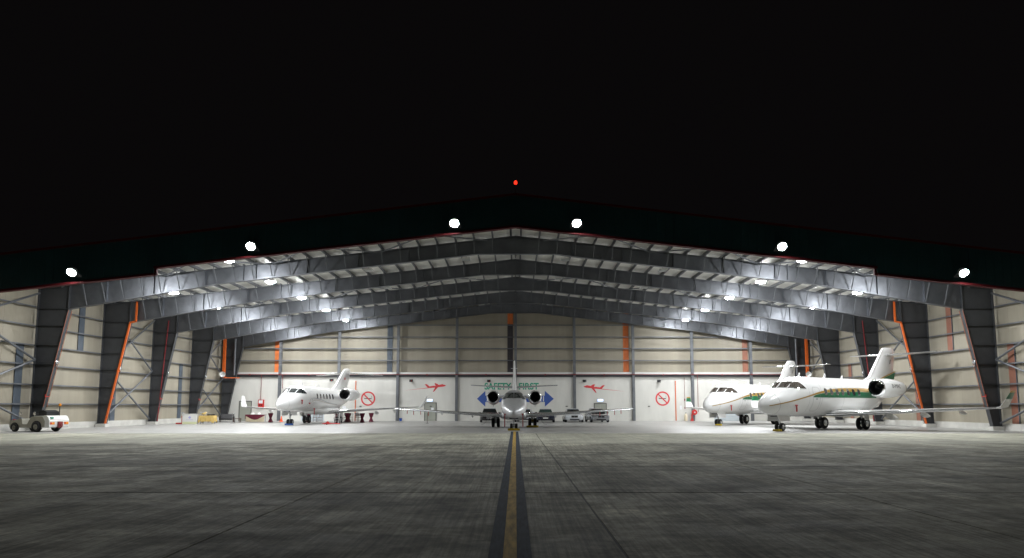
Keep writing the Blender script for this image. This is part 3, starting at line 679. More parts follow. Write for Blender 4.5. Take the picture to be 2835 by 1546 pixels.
def jet(S):
    root = thing('business_jet', S['label'], 'jet', S['loc'], S['rz'], 'parked business jets')
    F = Fuse(S['st'], S['sng']); y0 = S['sng']; PM = S['paint']; L = S['st'][-1][0]
    # fuselage
    m = MB(); qs = [];  q = 0
    while q < L: qs.append(q); q += .07 if q < .5 else .18 if q < 5 else .5
    qs.append(L); n = 40
    m.loft([[F.P(q, 2 * math.pi * k / n) for k in range(n)] for q in qs]); m.build('fuselage', PM, root, 50)
    if 'fair' in S:
        s0, s1, fw, fzb, fzt = S['fair']; m = MB(); rows = []
        for k in range(21):
            u = k / 20; a = math.sin(math.pi * min(u / .30, 1) / 2) if u < .30 else (math.cos(math.pi * (u - .62) / .76) if u > .62 else 1)
            a = max(a, .02) ** .6; zc = (fzb + fzt) / 2 + (1 - a) * .25
            rows.append([(fw * a * math.copysign(abs(math.sin(t)) ** .75, math.sin(t)), s0 + (s1 - s0) * u - y0, zc + (fzt - fzb) / 2 * a * math.copysign(abs(math.cos(t)) ** .75, math.cos(t))) for t in [2 * math.pi * j / 24 for j in range(24)]])
        m.loft(rows); m.build('wing_fairing', PM, root, 50)
        if S.get('fairlight'):
            for sd in (-1, 1):
                m = MB(); m.lathe([(.001, .0), (.10, .02), (.13, .08)], (sd * fw * .93, s0 + .75 - y0, fzt - .22), (0, 1, 0), 14, cap=False); m.build('landing_light', CHROME, root, 40)
    # windows
    for kind, *a in S['panes']:
        for sd in (-1, 1):
            def patch(eps, grow):
                g = []
                if kind == 'f':
                    t0, t1, zl, zu = a[:4]; t0, t1, zl, zu = R(t0) - grow, R(t1) + grow, zl - grow * .6, zu + grow * .6
                    for i in range(9):
                        th = t0 + (t1 - t0) * i / 8; row = []
                        for k in range(7):
                            z = zl + (zu - zl) * k / 6; lim = F.P(S['wsmax'], th).z - .01
                            row.append(F.P(F.s_of(th, min(z, lim), .2, S['wsmax']), sd * th, eps))
                        g.append(row)
                else:
                    (q0, z0), (q1, z1), (q2, z2), (q3, z3) = a[0]   # bottom-front, bottom-rear, top-rear, top-front
                    gq, gz = grow, grow * .7; q0 -= gq; q3 -= gq; q1 += gq; q2 += gq; z0 -= gz; z1 -= gz; z2 += gz; z3 += gz
                    for i in range(9):
                        u = i / 8; row = []
                        for k in range(7):
                            v = k / 6; q = (q0 + (q1 - q0) * u) * (1 - v) + (q3 + (q2 - q3) * u) * v; z = (z0 + (z1 - z0) * u) * (1 - v) + (z3 + (z2 - z3) * u) * v
                            row.append(F.sz(q, z, sd, eps))
                        g.append(row)
                return g
            fm = MB(); fm.grid(patch(.006, .035)); fo = fm.build('window_frame', S.get('wframe', GREYM), root, 60)
            gm = MB(); gm.grid(patch(.014, 0)); gm.build('windshield_pane', S['glass'], fo, 60)
    wz0, wz1, wwd = S['cabz']
    for q in S['cabs']:
        for sd in (-1, 1):
            def oval(eps, sc_):
                c = F.sz(q, (wz0 + wz1) / 2, sd, eps); ring = []
                for k in range(16):
                    t = 2 * math.pi * k / 16; cu, su = math.cos(t), math.sin(t)
                    ring.append(F.sz(q + wwd / 2 * sc_ * math.copysign(abs(cu) ** .55, cu), (wz0 + wz1) / 2 + (wz1 - wz0) / 2 * sc_ * math.copysign(abs(su) ** .55, su), sd, eps))
                return c, ring
            c, ring = oval(.010, 1.18); m = MB(); m.add([c] + ring, [(0, 1 + k, 1 + (k + 1) % 16) for k in range(16)]); fo = m.build('window_frame', ALU, root, 60)
            c, ring = oval(.016, .86); m = MB(); m.add([c] + ring, [(0, 1 + k, 1 + (k + 1) % 16) for k in range(16)]); m.build('cabin_window', CABG, fo, 60)
    # livery
    for nm, mat, q0, q1, za, zc in S.get('stripes', []):
        for sd in (-1, 1):
            m = MB(); strip(m, F, [q0 + (q1 - q0) * k / 60 for k in range(61)], za, zc, sd, .007); m.build(nm, mat, root, 60)
    for nm, mat, pts, wd, sides in S.get('lines', []):
        for sd in sides:
            m = MB(); decal_line(m, F, curve(pts, 30), wd, sd, .009); m.build(nm, mat, root, 60)
    q0, q1, z0, z1 = S['door']
    m = MB(); r = .12
    loop = [(q0, z0 + r), (q0, z1 - r), (q0 + r, z1), (q1 - r, z1), (q1, z1 - r), (q1, z0 + r), (q1 - r, z0), (q0 + r, z0), (q0, z0 + r)]
    for a_, b_ in zip(loop[:-1], loop[1:]): decal_line(m, F, [(a_[0] + (b_[0] - a_[0]) * k / 6, a_[1] + (b_[1] - a_[1]) * k / 6) for k in range(7)], .022, 1, .011)
    decal_line(m, F, [(q0 + .3, (z0 + z1) / 2), (q0 + .5, (z0 + z1) / 2)], .06, 1, .012)
    m.build('cabin_door', SEAM, root)
    m = MB()
    for q in S.get('seams', []):
        g = []
        for k in range(41):
            th = 2 * math.pi * k / 40; g.append([F.P(q, th, .004), F.P(q + .014, th, .004)])
        m.grid(g)
    m.build('skin_seam', SEAM, root)
    # wings
    W = S['wing']
    for sd in (-1, 1):
        secs = []; ls = []
        for (x, s_, z, c, t) in W['secs']:
            secs.append(wing_sec((sd * x, s_ - y0, z), c, (0, 0, 1), t)); ls.append(lead_sec((sd * x, s_ - y0, z), c, (0, 0, 1), t))
        m = MB(); m.loft(secs); wo = m.build('wing', S.get('wingmat', PM), root, 40)
        m = MB(); m.loft(ls, cap=False, close=False); m.build('leading_edge', S.get('lemat', CHROME), wo, 50)
        if 'winglet' in W:
            m = MB(); sl = []; mats = [PM, GREEN, GOLD]; prev = None
            (x, s_, z, c, t) = W['secs'][-1]; pts = [(x, s_, z, c, 0)] + W['winglet']
            for i in range(len(pts) - 1):
                A, B = pts[i], pts[i + 1]
                def nrm(a): return (-sd * math.sin(a), 0, math.cos(a))
                m.mat(min(A[5], 2) if len(A) > 5 else 0); m.loft([wing_sec((sd * P_[0], P_[1] - y0, P_[2]), P_[3], nrm(P_[4]), .9) for P_ in (A, B)], cap=(i == len(pts) - 2))
            m.build('winglet', mats, wo, 40)
        for (x, s_, z, ln_, rr) in W['fair']:
            m = MB(); m.lathe([(.001, 0), (rr * .6, ln_ * .12), (rr, ln_ * .4), (rr * .8, ln_ * .7), (.02, ln_)], (sd * x, s_ - y0, z), (0, 1, -.10), 10, cap=False, sx=.55); m.build('flap_fairing', PM, wo, 50)
        for (x, dz) in S.get('wicks', []):
            z = W['secs'][0][2] + (W['secs'][-1][2] - W['secs'][0][2]) * (x - W['secs'][0][0]) / (W['secs'][-1][0] - W['secs'][0][0])
            s_ = W['secs'][0][1] + (W['secs'][-1][1] - W['secs'][0][1]) * (x - W['secs'][0][0]) / (W['secs'][-1][0] - W['secs'][0][0]) + .9
            m = MB(); m.box((sd * x - .03, s_ - y0, z - dz), (sd * x + .03, s_ - y0 + .012, z - .04)); m.build('warning_streamer', REDST, wo)
    # engines
    E = S['eng']; ex, ez, es, el, er = E['x'], E['z'], E['s'], E['l'], E['r']
    for sd in (-1, 1):
        cx = (sd * ex, es - y0, ez); m = MB()
        m.lathe([(er * .86, .10), (er * .93, .14), (er * 1.0, el * .28), (er * 1.02, el * .42), (er * .95, el * .66), (er * .78, el * .90), (er * .74, el * .93), (er * .66, el * .92)], cx, (0, 1, 0), 32, cap=False)
        eo = m.build('engine', E.get('mat', PM), root, 50)
        m = MB(); m.lathe([(er * .70, .16), (er * .72, .05), (er * .76, .0), (er * .82, .012), (er * .87, .06), (er * .935, .15)], cx, (0, 1, 0), 32, cap=False); m.build('intake_lip', CHROME, eo, 60)
        m = MB(); m.lathe([(er * .71, .14), (er * .70, .55), (er * .68, .8)], cx, (0, 1, 0), 32, cap=False); m.build('intake_duct', DARKIN, eo, 60)
        m = MB(); m.lathe([(.001, .50), (er * .07, .55), (er * .14, .66)], cx, (0, 1, 0), 16, cap=False)
        for k in range(22):
            t = 2 * math.pi * k / 22; u = Vector((math.cos(t), 0, math.sin(t))); v = Vector((-math.sin(t), 0, math.cos(t))); c0 = Vector(cx)
            m.add([c0 + u * er * .13 + Vector((0, .62, 0)) - v * .02, c0 + u * er * .68 + Vector((0, .60, 0)) - v * .05, c0 + u * er * .68 + Vector((0, .74, 0)) + v * .05, c0 + u * er * .13 + Vector((0, .70, 0)) + v * .03], [(0, 1, 2, 3)])
        m.build('fan', FANM, eo, 40)
        m = MB(); m.lathe([(er * .68, el * .80), (er * .66, el * .95), (er * .52, el * 1.06), (er * .48, el * 1.05)], cx, (0, 1, 0), 24, cap=False); m.build('exhaust_nozzle', ALU, eo, 50)
        m = MB(); m.lathe([(er * .5, el * .9), (.001, el * .9)], cx, (0, 1, 0), 20, cap=False); m.build('exhaust_core', BLACK, eo)
        if E.get('band'):
            m = MB(); g = []
            for i in range(13):
                th = R(-50 + 100 * i / 12); row = []
                for k in range(6):
                    yy = .3 + k * .34; rr = er * (1.0 + .012) + .006; dd = .10
                    row.append((cx[0] + rr * math.sin(th), cx[1] + yy, cx[2] - rr * math.cos(th) - .02))
                g.append(row)
            m.grid(g); m.build('red_band', WALLRED, eo, 60)
            m = MB(); m.lathe([(er * .42, .9), (er * .6, 1.1), (er * .62, 1.5), (er * .4, 2.4)], (cx[0], cx[1], cx[2] - er * .56), (0, 1, 0), 20, sx=.9); m.build('gearbox_cowl', E.get('mat', PM), eo, 50)
            m = MB(); m.box((cx[0] - .012, cx[1] + .7, cx[2] - er * 1.42), (cx[0] + .012, cx[1] + .8, cx[2] - er * 1.1)); m.build('drain_mast', SIGNBLK, eo)
        # pylon
        m = MB(); xi = E['pyl']; m.loft([wing_sec((sd * xi, es + el * .30 - y0, ez - .02), el * .55, (0, 0, 1), 1.2), wing_sec((sd * (ex - er * .8), es + el * .26 - y0, ez), el * .58, (0, 0, 1), 1.0)]); m.build('pylon', PM, root, 40)
        if E.get('reg') and sd > 0:
            me = text_mesh(E['reg'], .42, .0); bm = bmesh.new(); bm.from_mesh(me)
            for k in range(1, 8): bmesh.ops.bisect_plane(bm, geom=bm.verts[:] + bm.edges[:] + bm.faces[:], plane_co=(0, .045 * k, 0), plane_no=(0, 1, 0))
            rf_ = pchip([0, el * .28, el * .42, el * .66], [er * .93, er * 1.0, er * 1.02, er * .95])
            for v in bm.verts:
                yy = el * .46 + v.co.x; dz = v.co.y - .12; rr = rf_(yy) + .006; zz = .12 + dz; v.co = Vector((cx[0] + math.sqrt(max(rr * rr - zz * zz, .01)), cx[1] + yy, cx[2] + zz))
            bm.to_mesh(me); bm.free(); me.materials.clear(); me.materials.append(SIGNBLK); link('registration', me, eo)
    # fin, stabiliser
    T = S['fin']; m = MB(); secs = [wing_sec((0, s_ - y0, z), c, (1, 0, 0), t) for s_, z, c, t in T['secs']]; m.loft(secs); fo = m.build('tail_fin', S.get('finmat', PM), root, 40)
    m = MB(); m.loft([lead_sec((0, s_ - y0, z), c, (1, 0, 0), t, .06) for s_, z, c, t in T['secs']], cap=False, close=False); m.build('leading_edge', S.get('finle', S.get('finmat', PM)), fo, 50)
    if T.get('bullet'):
        s_, z, ln_, rr = T['bullet']; m = MB(); m.lathe([(.001, 0), (rr * .6, ln_ * .06), (rr, ln_ * .25), (rr * .9, ln_ * .6), (.03, ln_)], (0, s_ - y0, z), (0, 1, 0), 16, cap=False); m.build('tail_bullet', PM, fo, 50)
    for (pts, mat, nm) in T.get('marks', []):
        for sd in (-1, 1):
            m = MB(); m.prism([(sd * T['markx'], s_ - y0, z) for s_, z in pts], (sd * .01, 0, 0)); m.build(nm, mat, fo)
    if T.get('bar'):
        m = MB(); m.tube((-.30, T['bar'][0] - y0, T['bar'][1]), (.30, T['bar'][0] - y0, T['bar'][1]), .025, 6); m.build('aerial', PM, fo)
    H = S['stab']
    for sd in (-1, 1):
        m = MB(); m.loft([wing_sec((sd * x, s_ - y0, z), c, (0, 0, 1), t) for x, s_, z, c, t in H]); ho = m.build('tailplane', PM, root, 40)
        m = MB(); m.loft([lead_sec((sd * x, s_ - y0, z), c, (0, 0, 1), t) for x, s_, z, c, t in H], cap=False, close=False); m.build('leading_edge', S.get('lemat', CHROME), ho, 50)
    # landing gear
    G = S['gear']; nr = G['nr']
    m = MB(); m.tube((0, .0, nr), (0, -.12, F.zb(y0) + .25), .055, 10); m.tube((0, -.05, nr + .35), (0, -.09, F.zb(y0) + .2), .08, 10); m.tube((-.22, 0, nr), (.22, 0, nr), .035, 8)
    m.bar((0, -.10, nr + .35), (0, .75, F.zb(y0 + .6) + .1), .07, .07); m.bar((0, .1, nr + .12), (0, -.02, nr + .5), .03, .12)
    m.lathe([(.001, 0), (.075, .02), (.08, .08)], (0, -.17, nr + .62), (0, 1, 0), 12, cap=False)
    ng = m.build('nose_gear', G['mat'], root, 40)
    for sx in (-.17, .17):
        m = MB(); wheel(m, (sx, 0, nr), nr, .19); m.build('wheel', [RUBBER, ALU], ng, 40)
    for sx in (-1, 1):
        zb_ = F.zb(y0); m = MB(); m.prism([(sx * .34, -.85, zb_ + .12), (sx * .34, .55, zb_ + .08), (sx * .46, .45, zb_ - .33), (sx * .46, -.70, zb_ - .33)], (sx * .03, 0, 0)); m.build('gear_door', PM, ng)
    m = MB(); m.box((-.30, -.6, F.zb(y0) - .02), (.30, .8, F.zb(y0) + .03)); m.build('gear_well', BLACK, ng)
    mr, ms, mt, wz = G['mr'], G['ms'] - y0, G['mt'], G['wz']
    for sd in (-1, 1):
        m = MB(); x = sd * mt; m.tube((x, ms - .1, mr + .35), (x - sd * .05, ms - .25, wz), .10, 10); m.bar((x, ms - .16, mr + .42), (x, ms + .02, mr), .14, .16); m.tube((x - .24, ms, mr), (x + .24, ms, mr), .06, 8)
        m.bar((x, ms - .2, mr + .6), (x - sd * .9, ms - .2, wz), .08, .08); m.tube((x, ms + .05, mr + .1), (x, ms - .2, mr + .75), .04, 8)
        mg = m.build('main_gear', G['mat'], root, 40)
        for sx in (-.21, .21):
            m = MB(); wheel(m, (x + sx, ms, mr), mr, .25); m.build('wheel', [RUBBER, ALU], mg, 40)
        m = MB(); m.prism([(x + sd * .32, ms - .55, wz - .02), (x + sd * .32, ms + .25, wz - .02), (x + sd * .38, ms + .12, mr + .25), (x + sd * .38, ms - .40, mr + .25)], (sd * .03, 0, 0)); m.build('gear_door', PM, mg)
        if G.get('cable'):
            m = MB(); m.tube((x + sd * .3, ms - .3, wz - .1), (x + sd * .95, ms - .6, .25), .012, 5); m.tube((x + sd * .95, ms - .6, .25), (x + sd * 1.15, ms - .6, .22), .012, 5); m.build('grounding_rod', GREYM, mg)
    # aerials, probes, covers
    for q, up, h in S['aer']:
        z = F.zt(q) if up > 0 else F.zb(q); m = MB(); m.loft([[(-.02, q - y0 - .15, z - up * .03), (.02, q - y0 - .15, z - up * .03), (.02, q - y0 + .12, z - up * .03), (-.02, q - y0 + .12, z - up * .03)], [(-.008, q - y0 + .03, z + up * h), (.008, q - y0 + .03, z + up * h), (.008, q - y0 + .16, z + up * h), (-.008, q - y0 + .16, z + up * h)]]); m.build('blade_aerial', PM, root)
    for q, z, ln_, sides in S['rbf']:
        for sd in sides:
            p = F.sz(q, z, sd, .0); m = MB(); m.box((p.x + sd * .02, p.y - .04, p.z - ln_), (p.x + sd * .085, p.y + .04, p.z)); m.box((p.x - sd * .05, p.y - .08, p.z - .03), (p.x + sd * .1, p.y + .08, p.z + .04)); m.build('warning_streamer', REDST, root)
    return root, F

# --- green and gold pair
ST_CL = [(0, 1.68, 1.56, .04, .5), (.12, 1.86, 1.40, .22), (.4, 2.11, 1.24, .45), (.9, 2.39, 1.12, .73), (1.5, 2.63, 1.04, .98), (2.0, 2.83, 1.02, 1.12), (2.4, 3.04, 1.0, 1.19), (2.9, 3.36, .99, 1.25), (3.3, 3.54, .98, 1.29), (3.9, 3.67, .97, 1.33), (4.8, 3.71, .97, 1.345), (12.5, 3.71, .97, 1.345), (14.5, 3.68, 1.15, 1.28), (16.5, 3.60, 1.65, 1.0), (18, 3.50, 2.2, .62), (19.2, 3.34, 2.62, .28), (19.9, 3.15, 2.82, .08)]
ST_CL = [(a[0] * .84,) + a[1:] for a in ST_CL]
gold_mid = pchip([.1, .84, 2.1, 3.36, 4.6, 5.9, 7.5, 10, 12.6], [1.64, 1.80, 2.06, 2.32, 2.56, 2.72, 2.80, 2.83, 2.80])
gold_w = pchip([.1, 1.7, 3.36, 4.6, 5.9, 7.5, 12.6], [.05, .07, .09, .12, .18, .24, .26])
def gl_lo(q): return gold_mid(q) - gold_w(q) / 2
def gl_hi(q): return gold_mid(q) + gold_w(q) / 2
gr_hi = lambda q: min(gl_lo(q) - .025, 2.27 + max(0, q - 3.9) * .62)
gr_lo = lambda q: min(2.26, gr_hi(q) - .003)
SPEC_CL = dict(label='x', st=ST_CL, sng=2.05, paint=WHITE, glass=GLASSB, wsmax=3.02, wframe=WHITE,
    panes=[('f', 2, 31, 2.90, 3.31), ('f', 33.5, 60, 2.88, 3.29), ('s', [(2.33, 2.84), (3.32, 2.84), (3.02, 3.25), (2.40, 3.25)])],
    cabs=[5.5 + .70 * k for k in range(7)], cabz=(2.46, 2.86, .30),
    stripes=[('gold_stripe', GOLD, .32, 12.3, gl_lo, gl_hi), ('green_stripe', GREEN, 3.95, 12.1, gr_lo, gr_hi)],
    door=(3.95, 4.75, 1.35, 2.95), seams=[.95, 3.55, 5.0, 7.7, 10.6],
    wing=dict(secs=[(.9, 6.1, 1.12, 4.7, 1.0), (3.0, 7.5, 1.22, 3.6, .95), (9.3, 11.6, 1.55, 1.4, .8)],
        winglet=[(9.43, 11.85, 1.62, 1.3, .7, 0), (9.68, 12.2, 2.14, 1.0, 1.2, 1), (9.82, 12.5, 2.55, .78, 1.25, 2), (9.86, 12.58, 2.66, .72, 1.25, 2)],
        fair=[(2.9, 10.2, .98, 1.8, .22), (4.9, 10.9, 1.12, 1.5, .19), (7.0, 11.8, 1.27, 1.2, .14)]),
    eng=dict(x=2.12, z=2.97, s=10.5, l=3.6, r=.69, pyl=1.0, reg='B-MAC'),
    fin=dict(secs=[(12.3, 3.5, 4.6, .8), (13.5, 3.9, 3.7, .9), (15.55, 6.02, 2.1, 1.0), (15.85, 6.25, 1.6, .9), (16.3, 6.31, .9, .6)], markx=.19,
        marks=[([(15.0, 3.72), (16.95, 3.72), (17.25, 4.35)], GREEN, 'green_flash'), ([(14.6, 3.74), (14.95, 3.74), (17.26, 4.38), (17.27, 4.46)], GOLD, 'gold_flash'), ([(16.4, 5.0), (16.55, 5.0), (16.7, 5.35), (16.55, 5.35)], GREYM, 'fin_emblem')]),
    stab=[(.08, 15.9, 5.70, 2.0, .9), (3.45, 17.2, 5.84, .95, .8)],
    gear=dict(nr=.28, mr=.44, ms=9.55, mt=1.59, wz=1.2, mat=ALU),
    aer=[(4.4, 1, .28), (7.5, 1, .30), (9.8, 1, .22), (6.5, -1, .2)], rbf=[(2.2, 1.72, .42, (1, -1))])
def cl(loc, rz_, label, reg):
    S = dict(SPEC_CL); S['loc'] = loc; S['rz'] = rz_; S['label'] = label
    if not reg: S['eng'] = dict(S['eng']); S['eng']['reg'] = None
    S['winglet3'] = 1; return jet(S)
# winglet colour index sits in slot 5
cl((17.75, 47.9, 0), R(-54.8), 'near white business jet with gold and green stripes, parked at the right', True)
cl((17.75, 62.4, 0), R(-46.0), 'far white business jet with gold and green stripes, behind its near twin', False)
# --- plain white jet
ST_W = [(0, 1.76, 1.66, .04), (.12, 1.92, 1.53, .19), (.4, 2.11, 1.40, .39), (.9, 2.36, 1.28, .63), (1.4, 2.60, 1.22, .85), (1.8, 2.78, 1.2, .95), (2.2, 3.02, 1.19, 1.02), (2.7, 3.32, 1.18, 1.08), (3.2, 3.52, 1.18, 1.12), (3.8, 3.60, 1.18, 1.14), (5, 3.60, 1.18, 1.14), (11, 3.50, 1.18, 1.14), (13, 3.42, 1.35, 1.08), (15, 3.36, 1.75, .88), (17, 3.25, 2.2, .55), (18.6, 3.1, 2.6, .22), (19.2, 2.95, 2.7, .08)]
SPEC_W = dict(label='plain white business jet with thin grey swoosh lines, parked on the left', loc=(-20.05, 63.4, 0), rz=R(-6.0), st=ST_W, sng=2.6, paint=WHITE, glass=GLASS, wsmax=3.4, wframe=WHITE,
    panes=[('f', 2, 32, 2.86, 3.26), ('f', 36, 58, 2.84, 3.24), ('s', [(2.75, 2.80), (3.6, 2.80), (3.25, 3.16), (2.75, 3.18)])],
    cabs=[6.0 + .80 * k for k in range(6)], cabz=(2.38, 2.82, .28), stripes=[],
    lines=[('swoosh_line', SWOOSH, [(3.0, 1.45), (3.9, 1.75), (4.3, 2.25), (5.0, 2.42), (6.6, 2.32), (9, 2.0), (11.5, 1.85)], .035, (1, -1)), ('swoosh_line', SWOOSHB, [(3.5, 1.42), (4.4, 1.75), (4.9, 2.12), (5.6, 2.24), (7.2, 2.12), (9.5, 1.9), (11.5, 1.82)], .035, (1, -1)),
           ('swoosh_line', SWOOSH, [(4.1, 1.4), (4.8, 1.7), (5.2, 1.95), (5.6, 2.05)], .02, (1, -1)), ('swoosh_line', SWOOSH, [(4.6, 1.4), (5.2, 1.65), (5.6, 1.9), (5.9, 1.98)], .02, (1, -1)), ('swoosh_line', SWOOSH, [(2.3, 1.42), (2.9, 1.62), (3.2, 1.78)], .02, (1, -1))],
    door=(4.35, 5.15, 1.5, 3.0), seams=[.9, 4.0, 5.4, 8.9],
    fair=(6.6, 13.6, 1.30, .86, 1.62),
    wing=dict(secs=[(.9, 8.4, 1.12, 4.2, 1.0), (2.6, 9.2, 1.22, 3.2, .95), (9.35, 12.0, 1.60, 1.3, .8)],
        winglet=[(9.50, 12.25, 1.68, 1.2, .7, 0), (9.65, 12.5, 2.0, 1.0, 1.2, 0), (9.87, 12.95, 2.66, .62, 1.25, 0), (9.90, 13.0, 2.74, .5, 1.25, 0)],
        fair=[(2.9, 11.5, .92, 1.8, .22), (4.8, 12.0, 1.08, 1.5, .19), (6.6, 12.4, 1.22, 1.2, .15)]),
    eng=dict(x=1.70, z=2.86, s=11.6, l=3.9, r=.64, pyl=.85),
    fin=dict(secs=[(12.3, 3.35, 4.6, .7), (13.4, 3.75, 3.9, .9), (15.9, 5.5, 2.4, 1.0), (16.3, 5.72, 1.9, .9), (16.9, 5.80, .9, .5)], markx=.20, marks=[([(15.8, 4.5), (16.1, 4.5), (16.1, 4.75), (15.8, 4.75)], REDST, 'fin_emblem')]),
    stab=[(.08, 16.3, 5.25, 2.1, .9), (3.7, 17.6, 5.05, .95, .8)],
    gear=dict(nr=.27, mr=.40, ms=10.3, mt=1.62, wz=1.15, mat=ALU),
    aer=[(5.0, 1, .25), (8.2, 1, .22), (9.0, 1, .2), (7.5, -1, .2)], rbf=[(2.5, 2.2, .34, (1,)), (4.2, 1.95, .08, (1,)), (6.2, 1.45, .55, (1,))])
jet(SPEC_W)
# --- silver jet on the centre line
ST_S = [(0, 1.30, 1.20, .04), (.12, 1.42, 1.06, .19), (.4, 1.57, .95, .36), (.9, 1.76, .87, .56), (1.5, 1.93, .83, .72), (2.0, 2.06, .82, .81), (2.4, 2.18, .82, .86), (2.8, 2.42, .82, .90), (3.2, 2.64, .82, .92), (3.6, 2.77, .82, .935), (4.3, 2.84, .82, .94), (11, 2.84, .85, .94), (13, 2.80, 1.15, .80), (15, 2.70, 1.65, .50), (16.8, 2.52, 2.1, .16)]
SPEC_S = dict(label='silver business jet facing the camera on the yellow centre line', loc=(-.12, 49.6, 0), rz=R(0), st=ST_S, sng=2.1, paint=SILVER, glass=GLASS, wsmax=3.6,
    panes=[('f', 2.5, 40, 2.24, 2.62), ('s', [(2.75, 2.18), (3.25, 2.16), (3.2, 2.50), (2.98, 2.52)])],
    cabs=[5.2 + .85 * k for k in range(8)], cabz=(1.98, 2.36, .28), stripes=[('gold_stripe', WALLRED, 2.5, 14, lambda q: 1.50, lambda q: 1.56)], door=(3.9, 4.6, 1.0, 2.4), seams=[.9, 2.3, 4.9, 11.4],
    fair=(6.3, 13.2, 1.12, .60, 1.30), fairlight=True, finmat=WHITE, lemat=ALU, wingmat=ALU,
    wing=dict(secs=[(.8, 7.4, .93, 3.5, 1.0), (2.8, 8.1, 1.02, 2.7, 1.0), (9.55, 9.9, 1.45, 1.2, .9), (9.68, 10.2, 1.46, .8, .5)], fair=[(3.4, 10.1, .92, 1.2, .12), (5.9, 10.3, 1.1, 1.0, .10)]),
    eng=dict(x=1.72, z=2.42, s=10.4, l=3.6, r=.565, pyl=.7, band=True),
    fin=dict(secs=[(12.4, 2.6, 4.1, 1.7), (13.3, 3.25, 3.3, 1.15), (16.3, 5.68, 1.65, .95), (16.5, 5.78, 1.2, .7)], markx=.2, marks=[], bar=(16.2, 5.05)),
    stab=[(.10, 14.3, 3.30, 2.0, .9), (3.85, 15.4, 3.52, .95, .8)], 
    gear=dict(nr=.24, mr=.37, ms=9.8, mt=1.47, wz=1.05, mat=ALU, cable=True), wicks=[(6.95, .42), (8.2, .40), (8.75, .36), (7.6, .35)],
    aer=[(5.5, 1, .2), (6, -1, .2)], rbf=[(1.15, 1.12, .85, (1, -1))])
sj, SF = jet(SPEC_S)

# ------------------------------------------------------------------ chocks, tow bar
def chock(loc, wdt, mat, label, rz_=0):
    t = thing('wheel_chock', label, 'wheel chock', loc, rz_, 'wheel chocks')
    b = MB(); b.prism([(-wdt / 2, -.20, 0), (-wdt / 2, 0, 0), (-wdt / 2, -.03, .15), (-wdt / 2, -.14, .15)], (wdt, 0, 0)); b.build('block', mat, t)
    b = MB(); b.path([(-wdt / 2, -.1, .08), (-wdt / 2 - .05, 0, .03), (-wdt / 2 - .02, .25, .02)], .012, 6); b.build('rope', CREAM, t)
chock((-.12, 49.25, 0), .82, YELC, "long yellow chock under the silver jet's nose wheel")
chock((1.35, 56.85, 0), .95, YELC, "dark yellow chock by the silver jet's right-hand main wheels")
chock((-20.0, 63.1, 0), .75, BLUEC, "blue chock under the plain white jet's nose wheel", R(-7))
chock((17.5, 47.6, 0), .6, YELC, "yellow chock under the near striped jet's nose wheel", R(-54))
chock((17.7, 62.0, 0), .6, YELC, "yellow chock under the far striped jet's nose wheel", R(-54))
t = thing('tow_bar', 'red tow bar lying on the floor under the plain white jet', 'tow bar', (-16.9, 64.6, 0), R(4))
b = MB(); b.prism([(-.45, -.12, .05), (.15, -.12, .05), (.05, -.12, .2), (-.10, -.12, .32), (-.35, -.12, .16)], (0, .24, 0)); b.build('head', REDB, t)
b = MB(); b.tube((.1, 0, .12), (1.0, 0, .10), .05, 8); b.tube((-.6, 0, .1), (-.4, 0, .12), .035, 8); b.build('shaft', REDB, t, 40)
b = MB(); wheel(b, (-.2, -.15, .07), .07, .05); wheel(b, (-.2, .15, .07), .07, .05); b.build('wheel', [RUBBER, ALU], t)

